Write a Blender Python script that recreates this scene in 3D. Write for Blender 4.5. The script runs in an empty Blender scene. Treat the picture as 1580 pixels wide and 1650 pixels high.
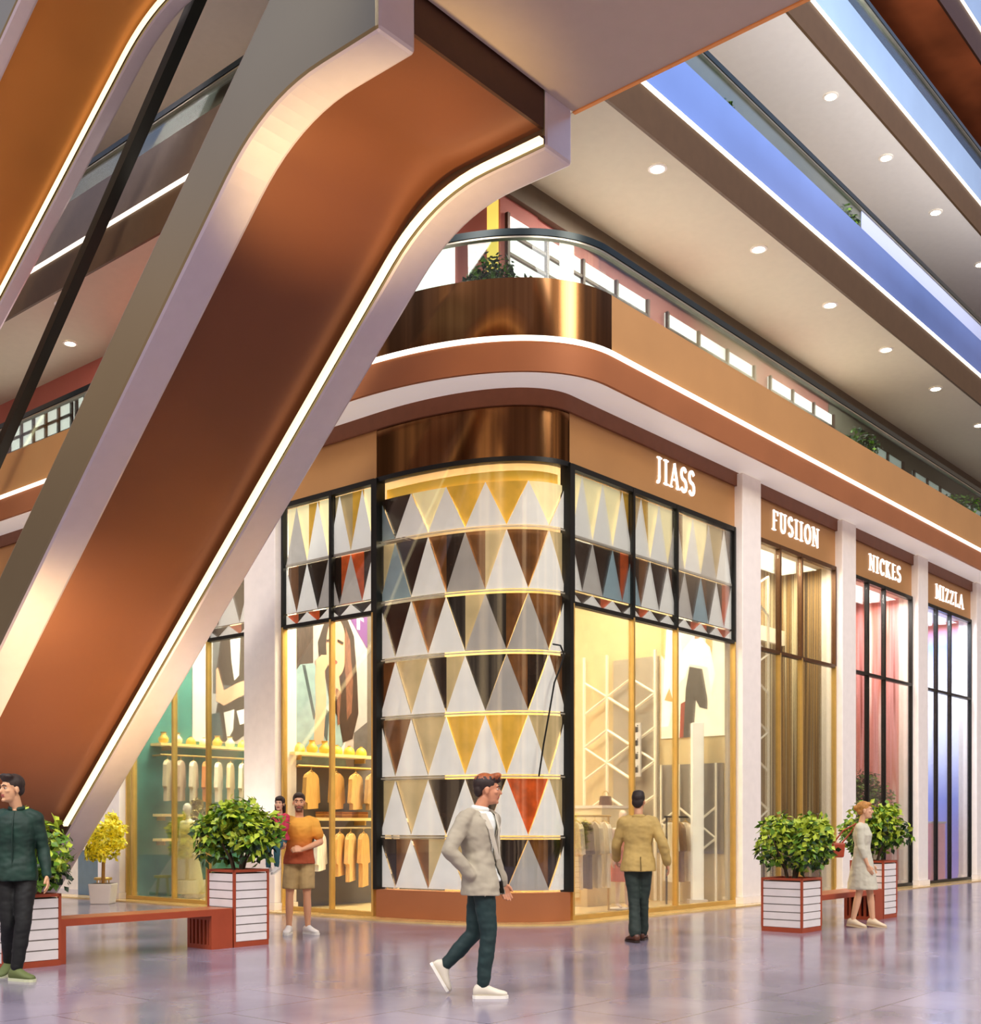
import bpy, bmesh, math, random
from mathutils import Vector, Matrix, noise

random.seed(7)
C = bpy.context.scene.collection
V = Vector
PI = math.pi

# ------------------------------------------------------------------ view frame (camera data, used to look up where things stand)
F, CX, HY, EYE = 1896.0, 790.0, 1330.0, 1.4
dl = V((-.7604, .6495)); dr = V((.6495, .7604)); nr = -dl; nl = -dr
FA = math.atan2(dr.y, dr.x)
PL = V((-1.704, 17.75)); PR = V((1.13, 17.0))
CA, CB = 2.642, 1.270                      # tangent lengths of the rounded corner
TL, TR = 17.0, 30.0


def L(t, w, z): p = PL + dl * t + nl * w; return V((p.x, p.y, z))
def R(t, w, z): p = PR + dr * t + nr * w; return V((p.x, p.y, z))
def pxx(p): return CX + F * p[0] / p[1]


def hit(px, py, p0, d):
    """where the sight line through a photo point meets the upright plane through p0 along d: (distance along d, height)"""
    r = (px - CX) / F
    k = (r * p0[1] - p0[0]) / (d[0] - r * d[1])
    y = p0[1] + k * d[1]
    return k, EYE + (HY - py) / F * y


def ground(px, py):
    y = EYE * F / (py - HY); return V(((px - CX) / F * y, y, 0))


def tR(px, w=0): return hit(px, 0, PR + nr * w, dr)[0]
def tL(px, w=0): return hit(px, 0, PL + nl * w, dl)[0]


# ------------------------------------------------------------------ materials
def lin(h):
    h = h.lstrip('#'); c = [int(h[i:i + 2], 16) / 255 for i in (0, 2, 4)]
    return tuple((x / 12.92 if x <= .04045 else ((x + .055) / 1.055) ** 2.4) for x in c) + (1,)


MATS = {}


def mat(name, col, rough=.5, metal=0, emit=0, ecol=None, var=.06, scale=6, spec=.5, stretch=None, coat=0, bump=0):
    if name in MATS: return MATS[name]
    m = bpy.data.materials.new(name); m.use_nodes = True
    nt = m.node_tree; b = nt.nodes['Principled BSDF']
    c = lin(col) if isinstance(col, str) else tuple(col) + ((1,) if len(col) == 3 else ())
    tc = nt.nodes.new('ShaderNodeTexCoord'); n = nt.nodes.new('ShaderNodeTexNoise'); n.inputs['Scale'].default_value = scale
    n.inputs['Detail'].default_value = 3
    mp = nt.nodes.new('ShaderNodeMapping')
    if stretch: mp.inputs['Scale'].default_value = stretch
    nt.links.new(tc.outputs['Object'], mp.inputs['Vector']); nt.links.new(mp.outputs[0], n.inputs['Vector'])
    r = nt.nodes.new('ShaderNodeValToRGB')
    r.color_ramp.elements[0].position = .3; r.color_ramp.elements[1].position = .7
    r.color_ramp.elements[0].color = tuple(x * (1 - var) for x in c[:3]) + (1,)
    r.color_ramp.elements[1].color = tuple(min(1, x * (1 + var)) for x in c[:3]) + (1,)
    nt.links.new(n.outputs['Fac'], r.inputs['Fac']); nt.links.new(r.outputs['Color'], b.inputs['Base Color'])
    b.inputs['Roughness'].default_value = rough; b.inputs['Metallic'].default_value = metal
    b.inputs['Specular IOR Level'].default_value = spec; b.inputs['Coat Weight'].default_value = coat
    if emit:
        b.inputs['Emission Strength'].default_value = emit
        if ecol is None: nt.links.new(r.outputs['Color'], b.inputs['Emission Color'])
        else: b.inputs['Emission Color'].default_value = lin(ecol)
    if bump:
        bp = nt.nodes.new('ShaderNodeBump'); bp.inputs['Strength'].default_value = bump; bp.inputs['Distance'].default_value = .02
        nt.links.new(n.outputs['Fac'], bp.inputs['Height']); nt.links.new(bp.outputs[0], b.inputs['Normal'])
    MATS[name] = m
    return m


def ramp_mat(name, stops, axis='z', lo=0, hi=1, rough=.5, noise_scale=0, stretch=(1, 1, 1), emit=0, metal=0):
    """colour by object height (axis z) or by stretched noise (axis n)"""
    if name in MATS: return MATS[name]
    m = bpy.data.materials.new(name); m.use_nodes = True; nt = m.node_tree; b = nt.nodes['Principled BSDF']
    tc = nt.nodes.new('ShaderNodeTexCoord'); rp = nt.nodes.new('ShaderNodeValToRGB')
    el = rp.color_ramp.elements
    while len(el) < len(stops): el.new(.5)
    for e, (p, c) in zip(el, stops): e.position = p; e.color = lin(c)
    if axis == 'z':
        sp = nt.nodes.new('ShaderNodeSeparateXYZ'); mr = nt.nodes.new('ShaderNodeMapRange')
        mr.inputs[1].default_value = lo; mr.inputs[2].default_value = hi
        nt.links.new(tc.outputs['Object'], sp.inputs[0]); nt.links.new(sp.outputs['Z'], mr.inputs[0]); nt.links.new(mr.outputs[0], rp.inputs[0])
    else:
        mp = nt.nodes.new('ShaderNodeMapping'); mp.inputs['Scale'].default_value = stretch
        mp.inputs['Rotation'].default_value = (0, 0, lo)
        n = nt.nodes.new('ShaderNodeTexNoise'); n.inputs['Scale'].default_value = noise_scale; n.inputs['Detail'].default_value = 2
        nt.links.new(tc.outputs['Object'], mp.inputs[0]); nt.links.new(mp.outputs[0], n.inputs['Vector']); nt.links.new(n.outputs['Fac'], rp.inputs[0])
    nt.links.new(rp.outputs[0], b.inputs['Base Color']); b.inputs['Roughness'].default_value = rough; b.inputs['Metallic'].default_value = metal
    if emit:
        nt.links.new(rp.outputs[0], b.inputs['Emission Color']); b.inputs['Emission Strength'].default_value = emit
    MATS[name] = m
    return m


def glass_mat(name, tint='#ffffff', refl=.12, haze=None, haze_f=0, rough=.02):
    if name in MATS: return MATS[name]
    m = bpy.data.materials.new(name); m.use_nodes = True; nt = m.node_tree
    for n in list(nt.nodes):
        if n.type != 'OUTPUT_MATERIAL': nt.nodes.remove(n)
    out = nt.nodes['Material Output']
    t = nt.nodes.new('ShaderNodeBsdfTransparent'); t.inputs[0].default_value = lin(tint)
    g = nt.nodes.new('ShaderNodeBsdfGlossy'); g.inputs['Roughness'].default_value = rough
    lw = nt.nodes.new('ShaderNodeLayerWeight'); lw.inputs[0].default_value = .2
    mr = nt.nodes.new('ShaderNodeMath'); mr.operation = 'MULTIPLY_ADD'; mr.inputs[1].default_value = .5; mr.inputs[2].default_value = refl * .4
    nt.links.new(lw.outputs['Fresnel'], mr.inputs[0])
    mx = nt.nodes.new('ShaderNodeMixShader')
    nt.links.new(mr.outputs[0], mx.inputs[0]); nt.links.new(t.outputs[0], mx.inputs[1]); nt.links.new(g.outputs[0], mx.inputs[2])
    last = mx
    if haze:
        d = nt.nodes.new('ShaderNodeBsdfDiffuse'); d.inputs[0].default_value = lin(haze)
        m2 = nt.nodes.new('ShaderNodeMixShader'); m2.inputs[0].default_value = haze_f
        nt.links.new(mx.outputs[0], m2.inputs[1]); nt.links.new(d.outputs[0], m2.inputs[2]); last = m2
    nt.links.new(last.outputs[0], out.inputs[0])
    MATS[name] = m
    return m


# ------------------------------------------------------------------ mesh builder
class MB:
    def __init__(s): s.v = []; s.f = []; s.m = []

    def add(s, vs, fs, mi=0):
        o = len(s.v); s.v += [V(p) for p in vs]
        for f in fs: s.f.append([i + o for i in f]); s.m.append(mi)

    def hexa(s, p, mi=0):      # 8 corners: bottom ring 0-3, top ring 4-7
        s.add(p, [(3, 2, 1, 0), (4, 5, 6, 7), (0, 1, 5, 4), (1, 2, 6, 5), (2, 3, 7, 6), (3, 0, 4, 7)], mi)

    def fr(s, fn, t0, t1, w0, w1, z0, z1, mi=0):
        s.hexa([fn(t0, w0, z0), fn(t1, w0, z0), fn(t1, w1, z0), fn(t0, w1, z0), fn(t0, w0, z1), fn(t1, w0, z1), fn(t1, w1, z1), fn(t0, w1, z1)], mi)

    def box(s, x0, x1, y0, y1, z0, z1, mi=0): s.fr(lambda a, b, c: V((a, b, c)), x0, x1, y0, y1, z0, z1, mi)

    def prism(s, poly, fn, d0, d1, mi=0):
        n = len(poly)
        s.add([fn(a, b, d0) for a, b in poly] + [fn(a, b, d1) for a, b in poly],
              [tuple(range(n))[::-1], tuple(range(n, 2 * n))] + [(i, (i + 1) % n, (i + 1) % n + n, i + n) for i in range(n)], mi)

    def loft(s, rings, mi=0, caps=True, closed=True):
        n = len(rings[0]); o = len(s.v); s.v += [V(p) for r in rings for p in r]
        for i in range(len(rings) - 1):
            for j in range(n if closed else n - 1):
                k = (j + 1) % n
                s.f.append([o + i * n + j, o + i * n + k, o + (i + 1) * n + k, o + (i + 1) * n + j]); s.m.append(mi)
        if caps:
            s.f.append([o + j for j in range(n)][::-1]); s.m.append(mi)
            e = o + (len(rings) - 1) * n; s.f.append([e + j for j in range(n)]); s.m.append(mi)

    def chain(s, pts, rads, seg=10, mi=0, flat=None, round_=True):
        pts = [V(p) for p in pts]; rings = []
        N = len(pts); ref = None; frames = []
        for i in range(N):
            t = (pts[min(i + 1, N - 1)] - pts[max(i - 1, 0)]).normalized()
            if ref is None:
                ref = V((0, 0, 1)) if abs(t.z) < .8 else V((0, 1, 0))
            a = (ref - t * ref.dot(t)).normalized(); ref = a; b = t.cross(a)
            frames.append((t, a, b))

        def ring(c, r, a, b): return [c + a * (math.cos(2 * PI * j / seg) * r) + b * (math.sin(2 * PI * j / seg) * r * (flat or 1)) for j in range(seg)]
        t, a, b = frames[0]
        if round_:
            rings.append(ring(pts[0] - t * rads[0] * .9, rads[0] * .42, a, b)); rings.append(ring(pts[0] - t * rads[0] * .55, rads[0] * .82, a, b))
        for p, r, (t, a, b) in zip(pts, rads, frames): rings.append(ring(p, r, a, b))
        if round_:
            rings.append(ring(pts[-1] + t * rads[-1] * .55, rads[-1] * .82, a, b)); rings.append(ring(pts[-1] + t * rads[-1] * .9, rads[-1] * .42, a, b))
        s.loft(rings, mi)

    def ell(s, c, r, rot=None, su=14, sv=9, mi=0):
        rings = []; c = V(c)
        for i in range(sv + 1):
            th = PI * (i + .02) / (sv + .04); rings.append([])
            for j in range(su):
                ph = 2 * PI * j / su
                p = V((r[0] * math.sin(th) * math.cos(ph), r[1] * math.sin(th) * math.sin(ph), -r[2] * math.cos(th)))
                rings[-1].append(c + (rot @ p if rot else p))
        s.loft(rings, mi)

    def mesh(s, name, mats, smooth=False):
        me = bpy.data.meshes.new(name); me.from_pydata(s.v, [], s.f)
        for m in (mats if isinstance(mats, (list, tuple)) else [mats]): me.materials.append(m)
        me.polygons.foreach_set('material_index', s.m)
        bm = bmesh.new(); bm.from_mesh(me); bmesh.ops.recalc_face_normals(bm, faces=bm.faces); bm.to_mesh(me); bm.free()
        if smooth: me.polygons.foreach_set('use_smooth', [True] * len(me.polygons))
        return me

    def build(s, name, mats, parent=None, smooth=False, bevel=0):
        o = bpy.data.objects.new(name, s.mesh(name, mats, smooth)); C.objects.link(o)
        if parent is not None:
            o.parent = parent
            bpy_local(o, parent)
        if bevel:
            b = o.modifiers.new('bevel', 'BEVEL'); b.width = bevel; b.segments = 2; b.limit_method = 'ANGLE'; b.angle_limit = math.radians(40)
        return o


def world_of(o):
    m = Matrix.LocRotScale(o.location, o.rotation_euler, o.scale)
    return world_of(o.parent) @ m if o.parent else m


def bpy_local(o, parent):
    # geometry is given in world space unless the parent says its own space is local
    if parent.get('_local'): return
    inv = world_of(parent).inverted(); o.data.transform(inv)


def tag(o, label, cat, group=None, kind=None):
    if label: o['label'] = label
    if cat: o['category'] = cat
    if group: o['group'] = group
    if kind: o['kind'] = kind
    return o


LOCALS = []


def thing(name, label, cat, loc=(0, 0, 0), rz=0, group=None, local=False):
    o = bpy.data.objects.new(name, None); C.objects.link(o); o.empty_display_size = .2
    o.location = loc; o.rotation_euler = (0, 0, rz if (local or rz) else FA)
    if local: o['_local'] = 1; LOCALS.append(o)
    return tag(o, label, cat, group)


def dup(root, loc, rz=None, label=None, group=None, scale=None):
    def cp(o, par):
        c = o.copy(); C.objects.link(c); c.parent = par
        if '_local' in c: del c['_local']
        for ch in o.children: cp(ch, c)
        return c
    r = cp(root, None); r.location = loc
    if rz is not None: r.rotation_euler = (0, 0, rz)
    if scale: r.scale = scale
    if label: r['label'] = label
    if group: r['group'] = group
    return r


def aligned(o):
    o.rotation_euler = (0, 0, FA); c = sum((V(q) for q in o.bound_box), V()) / 8
    o.location = c; o.data.transform((Matrix.Translation(c) @ Matrix.Rotation(FA, 4, 'Z')).inverted()); return o


def struct(mb, name, mats, smooth=False, label=None, bevel=0):
    o = mb.build(name, mats, None, smooth, bevel); o['kind'] = 'structure'
    if name != 'floor': aligned(o)
    if label: o['label'] = label
    return o


# ------------------------------------------------------------------ the rounded corner path
def cpath(w, tl=TL, tr=TR, n=30, t0=0):
    a = CA + w + t0; b = CB + w + t0
    p0 = PL + nl * w + dl * t0; p3 = PR + nr * w + dr * t0
    p1 = p0 - dl * (a * .58); p2 = p3 - dr * (b * .62)
    pts = []
    if tl > t0: pts += [PL + nl * w + dl * (tl + (t0 - tl) * k / 3) for k in range(3)]
    for i in range(n + 1):
        u = i / n; q = 1 - u
        pts.append(p0 * q ** 3 + p1 * (3 * q * q * u) + p2 * (3 * q * u * u) + p3 * u ** 3)
    if tr > t0: pts += [PR + nr * w + dr * (t0 + (tr - t0) * k / 3) for k in range(1, 4)]
    return pts


def sweep(mb, prof, tl=TL, tr=TR, n=30, mi=0, t0=0):
    paths = [cpath(w, tl, tr, n, t0) for w, z in prof]
    mb.loft([[V((paths[j][i].x, paths[j][i].y, prof[j][1])) for j in range(len(prof))] for i in range(len(paths[0]))], mi)


def rect(w0, w1, z0, z1): return [(w0, z0), (w1, z0), (w1, z1), (w0, z1)]


def swept(name, prof, m, parent=None, smooth=True, t0=0, tl=TL, tr=TR):
    b = MB(); sweep(b, prof, tl, tr, 30, 0, t0); o = b.build(name, m, parent)
    # smooth along the bend but keep the profile's corners
    o.data.polygons.foreach_set('use_smooth', [True] * len(o.data.polygons))
    try: o.data.set_sharp_from_angle(angle=math.radians(35))
    except Exception: pass
    return o


# ================================================================== palette
M_white_ceil = mat('warm_white_plaster', '#cfc8b0', .6, var=.02)
M_grey_ceil = mat('grey_white_plaster', '#d9d6d2', .6, var=.02)
M_lit_soffit = mat('glowing_white_soffit', '#f0e8e0', .5, emit=.26, ecol='#fff0e4', var=.02)  # emission makes the underside look lit, there is no lamp in it
M_soffit = mat('white_soffit', '#e9e0d8', .5, var=.02)
M_copper = mat('satin_copper', '#7c4a32', .38, .5, var=.14, scale=.3)
M_copper_soft = mat('copper_band', '#b4744c', .42, .4, var=.06, scale=1)
M_dark_brown = mat('dark_bronze', '#4a2c1e', .45, .4)
M_band = mat('brown_bronze_band', '#5c4630', .5, .3)
M_bronze = mat('satin_gold_bronze', '#c4935c', .42, .35, var=.05, scale=1)
M_bronze_dark = mat('polished_dark_bronze', '#7d5a3a', .14, 1.0, var=.3, scale=1.4, stretch=(6, 6, .02))  # upright streaks in the colour stand in for reflections
M_flange = mat('satin_champagne_metal', '#cdc2cb', .36, .25, var=.02)
M_flange_dim = mat('champagne_dim_side', '#857a62', .28, .7, var=.06, scale=.4)  # darker copy for the outer side, its dim warm reflections put into the colour
M_led = mat('warm_led', '#fff0c8', .5, emit=1.6, ecol='#ffeab8', var=0)
M_ledw = mat('white_led', '#fff6ea', .5, emit=2.2, ecol='#fff1dc', var=0)
M_black = mat('black_metal', '#101312', .4, .3)
M_rail = mat('dark_teal_rail', '#16262a', .3, .4)
M_gold = mat('gold_metal', '#d0ac60', .38, .5)
M_blue = mat('blue_glass_parapet', '#6886cc', .16, .1, var=.12, scale=.4)  # blue tint of the glass plus sky reflection, both in the base colour
M_blue2 = mat('pale_blue_glass_parapet', '#9fc0ea', .16, .1, var=.10, scale=.4)
M_red_wall = mat('coral_red_wall', '#b4665c', .6, var=.1, scale=.5)
M_dark_wall = mat('umber_wall', '#6a5a4c', .6)
M_cream = mat('cream_stone', '#f8f0e6', .5, var=.03)
M_lit = mat('lit_white_window', '#fdf8f4', .5, emit=1.6, ecol='#fff6ee', var=0)
M_glass = glass_mat('clear_glass', '#fbfdfb', .14)
M_glass_rail = glass_mat('balustrade_glass', '#e4efec', .10)
M_refl_haze = glass_mat('reflection_haze_glass', '#dfe8ff', .15, '#cfdcff', .75)  # pale reflection put into the glass as a diffuse haze
M_leaf = [mat('leaf_green', '#5f8a1e', .45, var=.35, scale=9), mat('leaf_yellow_green', '#b4c838', .45, var=.25, scale=9), mat('leaf_dark', '#1d3a14', .5, var=.3, scale=9)]
M_bark = mat('bark', '#4a3a28', .8)
M_terra = mat('terracotta_red_metal', '#a8492a', .45, .1)
M_slat = mat('white_slat', '#ece6e2', .5, var=.03)
M_groove = mat('grey_groove', '#8c8680', .7)

# ================================================================== floor
def floor_mat():
    m = bpy.data.materials.new('polished_lilac_stone'); m.use_nodes = True; nt = m.node_tree; b = nt.nodes['Principled BSDF']
    tc = nt.nodes.new('ShaderNodeTexCoord'); mp = nt.nodes.new('ShaderNodeMapping')
    mp.inputs['Rotation'].default_value = (0, 0, math.radians(-49.5))
    br = nt.nodes.new('ShaderNodeTexBrick'); br.inputs['Scale'].default_value = 1
    br.inputs['Brick Width'].default_value = 1.8; br.inputs['Row Height'].default_value = .9; br.inputs['Mortar Size'].default_value = .008
    br.inputs['Color1'].default_value = lin('#a9a2ae'); br.inputs['Color2'].default_value = lin('#9e98a6'); br.inputs['Mortar'].default_value = lin('#7d747c')
    nt.links.new(tc.outputs['Object'], mp.inputs[0]); nt.links.new(mp.outputs[0], br.inputs['Vector'])
    n = nt.nodes.new('ShaderNodeTexNoise'); n.inputs['Scale'].default_value = .9; n.inputs['Detail'].default_value = 6
    nt.links.new(mp.outputs[0], n.inputs['Vector'])
    rp = nt.nodes.new('ShaderNodeValToRGB'); rp.color_ramp.elements[0].position = .3; rp.color_ramp.elements[1].position = .7
    rp.color_ramp.elements[0].color = lin('#c6c0c8'); rp.color_ramp.elements[1].color = lin('#f2edf2')
    nt.links.new(n.outputs['Fac'], rp.inputs[0])
    mx = nt.nodes.new('ShaderNodeMix'); mx.data_type = 'RGBA'; mx.blend_type = 'MULTIPLY'; mx.inputs[0].default_value = 1
    nt.links.new(br.outputs['Color'], mx.inputs[6]); nt.links.new(rp.outputs[0], mx.inputs[7]); nt.links.new(mx.outputs[2], b.inputs['Base Color'])
    r2 = nt.nodes.new('ShaderNodeMapRange'); r2.inputs[3].default_value = .10; r2.inputs[4].default_value = .24
    nt.links.new(n.outputs['Fac'], r2.inputs[0]); nt.links.new(r2.outputs[0], b.inputs['Roughness'])
    b.inputs['Specular IOR Level'].default_value = .75
    return m


b = MB(); b.box(-42, 48, -6, 48, -.2, 0); struct(b, 'floor', floor_mat(), label='polished lilac grey stone floor reflecting the lit shops')
trim = swept('trim_1', rect(-.04, .42, 0, .025), mat('plinth_reflection_band', '#d9b878', .15, var=.15, scale=3)); trim['kind'] = 'structure'  # warm band laid on the floor in place of the plinth's reflection
trim['label'] = 'honey band standing in for the plinth reflection at the foot of the shopfronts'

# ================================================================== shop ground floor: sign band, pillars
b = MB(); b.fr(R, .02, TR, -.25, 0, 6.64, 7.60); struct(b, 'trim_2', M_bronze, label='gold bronze sign band above the shop windows on the right')
b = MB(); b.fr(L, .02, TL, -.25, 0, 6.64, 7.60); struct(b, 'trim_5', M_bronze, label='gold bronze sign band above the shop windows on the left')
band = swept('trim_6', rect(-.2, .01, 6.64, 7.60), M_bronze_dark, tl=0, tr=0); band['kind'] = 'structure'; band['label'] = 'dark polished rounded sign band over the corner window'
b2 = swept('trim_3', rect(-.02, .05, 7.36, 7.60), mat('rust_brown_band', '#7d4a2f', .5, .3)); b2['kind'] = 'structure'; b2['label'] = 'rust brown strip along the top of the sign band'

pil_R = [(tR(1183), tR(1213)), (tR(1345), tR(1367)), (tR(1468), tR(1484)), (tR(1563), tR(1577)), (21.3, 22.0), (25.4, 26.1)]
names = ['cream pillar between the first and second lettered shops on the right', 'cream pillar between the second and third lettered shops on the right',
         'cream pillar between the third and fourth lettered shops on the right', 'cream pillar beyond the fourth lettered shop, nearest the right photo edge']
def pillar(fn, t0, t1, label):
    b = MB(); b.fr(fn, t0, t1, -.3, .16, .14, 7.58)
    th = thing('pillar', label, 'pillar', fn((t0 + t1) / 2, 0, 0), group='cream pillars between the shops')
    b.build('shaft', M_cream, th, bevel=.015)
    b = MB(); b.fr(fn, t0 - .03, t1 + .03, -.3, .19, .026, .14); b.build('plinth', M_cream, th)
for (t0, t1), nm in zip(pil_R, names): pillar(R, t0, t1, nm)
pil_L = [(tL(455), tL(405)), (6.75, 7.5)]
pillar(L, *pil_L[0], 'broad bright cream pillar left of the woman poster, behind the man holding a child')
pillar(L, *pil_L[1], 'cream pillar at far left behind the yellow topiary tree')

# ================================================================== shopfronts
M_tri = [mat('white_triangle_film', '#f4f0ee', .5, emit=.22, ecol='#fff4ec', var=.05, scale=4), mat('grey_triangle_film', '#c9c3c0', .5, var=.06, scale=4), mat('blue_triangle_film', '#a8c4d0', .5, var=.05)]  # white film given some emission to look brighter
P_dark = mat('dark_brown_panel', '#2a1a12', .25, .2, var=.4, scale=5)
P_black = mat('black_panel', '#0f0d0c', .2, .1)
P_bronze = mat('bronze_panel', '#8a5a30', .25, .5, var=.3, scale=4)
P_gold = mat('gold_panel', '#d9a840', .3, .3, emit=.35, ecol='#e8b040', var=.25, scale=3)
P_amber = mat('amber_panel', '#c4501c', .3, .2, emit=.25, ecol='#d85a18', var=.4, scale=7)
P_beige = mat('beige_panel', '#cdb489', .35, .2, emit=.15, ecol='#e8cf90', var=.15, scale=3)
P_pale = mat('pale_gold_panel', '#efdca8', .4, emit=.4, ecol='#ffe9b0', var=.12, scale=4)
TM = M_tri + [P_dark, P_black, P_bronze, P_gold, P_amber, P_beige, P_pale]
DK, BK, BZ, GD, AM, BG, PA = 3, 4, 5, 6, 7, 8, 9

# --- the rounded corner window
ROWS = [6.60, 5.66, 4.75, 3.88, 3.01, 2.10, 1.226, .44]
cw = thing('corner_window', 'rounded corner shop window patterned with white triangles above a copper plinth', 'shop window', (0.2, 16.5, 0))
cp = cpath(-.06, 0, 0, 120)
acc = [0]
for i in range(1, len(cp)): acc.append(acc[-1] + (cp[i] - cp[i - 1]).length)
def carc(u, w=0):
    path = cp if w == 0 else cpath(-.06 + w, 0, 0, 120)
    d = max(0, min(1, u)) * acc[-1]
    for i in range(1, len(cp)):
        if acc[i] >= d - 1e-9:
            k = (d - acc[i - 1]) / max(1e-9, acc[i] - acc[i - 1]); return path[i - 1].lerp(path[i], k)
    return path[-1]
# colours of the inverted triangles, read off row by row
INV = [[GD, DK, PA, GD, GD, PA, GD], [BK, DK, DK, BZ, BZ, BZ, BG], [DK, DK, BZ, BK, BK, BZ, DK], [BZ, BZ, BG, DK, BK, BZ, BZ],
       [BG, BZ, BG, GD, GD, BG, GD], [BZ, BG, BG, DK, DK, AM, BG], [BK, DK, BZ, BG, BK, BZ, DK]]
tri = MB()
def tpoint(u, z, off): p = carc(u, off); return V((p.x, p.y, z))
def curved_tri(ua, ub, uc, zb, za, mi, off, up=True):
    # base from ua to ub at zb, apex uc at za; cut in strips so that it follows the bend
    N = 6; rows_ = []
    for k in range(N + 1):
        f = k / N; z = zb + (za - zb) * f; a = ua + (uc - ua) * f; c = ub + (uc - ub) * f
        rows_.append([tpoint(a + (c - a) * j / 4, z, off) for j in range(5)])
    for k in range(N):
        for j in range(4): tri.add([rows_[k][j], rows_[k][j + 1], rows_[k + 1][j + 1], rows_[k + 1][j]], [(0, 1, 2, 3)], mi)
for r in range(7):
    z1, z0 = ROWS[r], ROWS[r + 1]; odd = r % 2 == 0
    apex = [i / 5 for i in range(6)] if odd else [(i + .5) / 5 for i in range(-1, 6)]
    ztop = z1 - (.28 if r == 0 else .03)
    for i, u in enumerate(apex):
        a, c = u - .1, u + .1
        if c <= 0.001 or a >= .999: continue
        mi = random.choice([0, 0, 0, 1]) if r not in (0, 4) else 0
        if r < 2 and u < .15: mi = 2
        curved_tri(max(0, a), min(1, c), min(1, max(0, u)), z0 + .03, ztop, mi, 0)
    for i in range(len(apex) + 1):
        u = (apex[0] - .1 + .2 * i)
        a, c = u - .1, u + .1
        if c <= 0.001 or a >= .999: continue
        mi = INV[r][min(i, 6)]
        # room view and reflections in the glass between, painted as two shades of panel
        curved_tri(max(0, a), min(1, max(0, u)), min(1, max(0, u)), ztop, z0 + .03, mi, -.03)
        curved_tri(min(1, max(0, u)), min(1, c), min(1, max(0, u)), ztop, z0 + .03, random.choice([mi, mi, DK, BZ, BG]) if r not in (0, 4) else mi, -.03)
tri.build('triangle_film', TM, cw)
b = MB()
for z in ROWS[1:-1]:
    pa = [tpoint(i / 30, z, .02) for i in range(31)]
    b.loft([[p + V((0, 0, -.009)), p + V((0, 0, .009)), p + V((0, -.008, .009)), p + V((0, -.008, -.009))] for p in pa])
b.build('glazing_bars', mat('pale_glazing_bar', '#e0d6ca', .4, .2), cw)
swept('glass_pane', rect(-.02, .0, .44, 6.62), M_glass, cw, tl=0, tr=0)
swept('plinth', rect(-.2, .03, .026, .44), M_copper_soft, cw, tl=0, tr=0)
swept('top_frame', rect(-.1, .03, 6.57, 6.64), M_black, cw, tl=0, tr=0)
for fn, t in ((L, 0), (R, 0)):
    b = MB(); b.fr(fn, -.04, .04, -.12, .06, .44, 6.62); b.build('mullion', M_black, cw)
b = MB()
sweep(b, rect(-.35, -.2, 6.2, 6.5), 0, 0); b.build('valance', mat('gold_valance', '#e8b848', .4, emit=.5, ecol='#f0b840'), cw, smooth=True)


TMF = [mat('glow_triangle_film', '#f6f2ee', .5, emit=.42, ecol='#fff6ee', var=.05, scale=4), mat('glow_grey_film', '#d9d2cc', .5, emit=.2, var=.06), mat('glow_blue_film', '#a8c4d0', .5, emit=.15)] + TM[3:9] + [mat('glow_pale_gold', '#efdca8', .4, emit=.75, ecol='#fff0c0', var=.12, scale=4)]  # film copies with stronger added glow, offsetting the overhang's shade
def flat_tris(fn, t0, t1, n, z0, z1, phase, w, pal, white=(0, 0, 0, 1)):
    b = MB(); d = (t1 - t0) / n
    for i in range(-1, n + 1):
        a = t0 + (i + phase) * d
        A, Bq, Cc = a, a + d, a + d / 2
        if A >= t0 - 1e-6 and Bq <= t1 + 1e-6:
            b.add([fn(A, w, z0), fn(Bq, w, z0), fn(Cc, w, z1)], [(0, 1, 2)], random.choice(white))
        elif Bq > t0 and A < t0: b.add([fn(t0, w, z0), fn(Bq, w, z0), fn(t0, w, z1)], [(0, 1, 2)], 0)
        elif A < t1 and Bq > t1: b.add([fn(A, w, z0), fn(t1, w, z0), fn(t1, w, z1)], [(0, 1, 2)], 0)
    k = 2 * n
    for i in range(k):
        mi = random.choice(pal); b.add([fn(t0 + (t1 - t0) * i / k, w - .04, z0), fn(t0 + (t1 - t0) * (i + 1) / k, w - .04, z0), fn(t0 + (t1 - t0) * (i + 1) / k, w - .04, z1), fn(t0 + (t1 - t0) * i / k, w - .04, z1)], [(0, 1, 2, 3)], mi)
    return b


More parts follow.
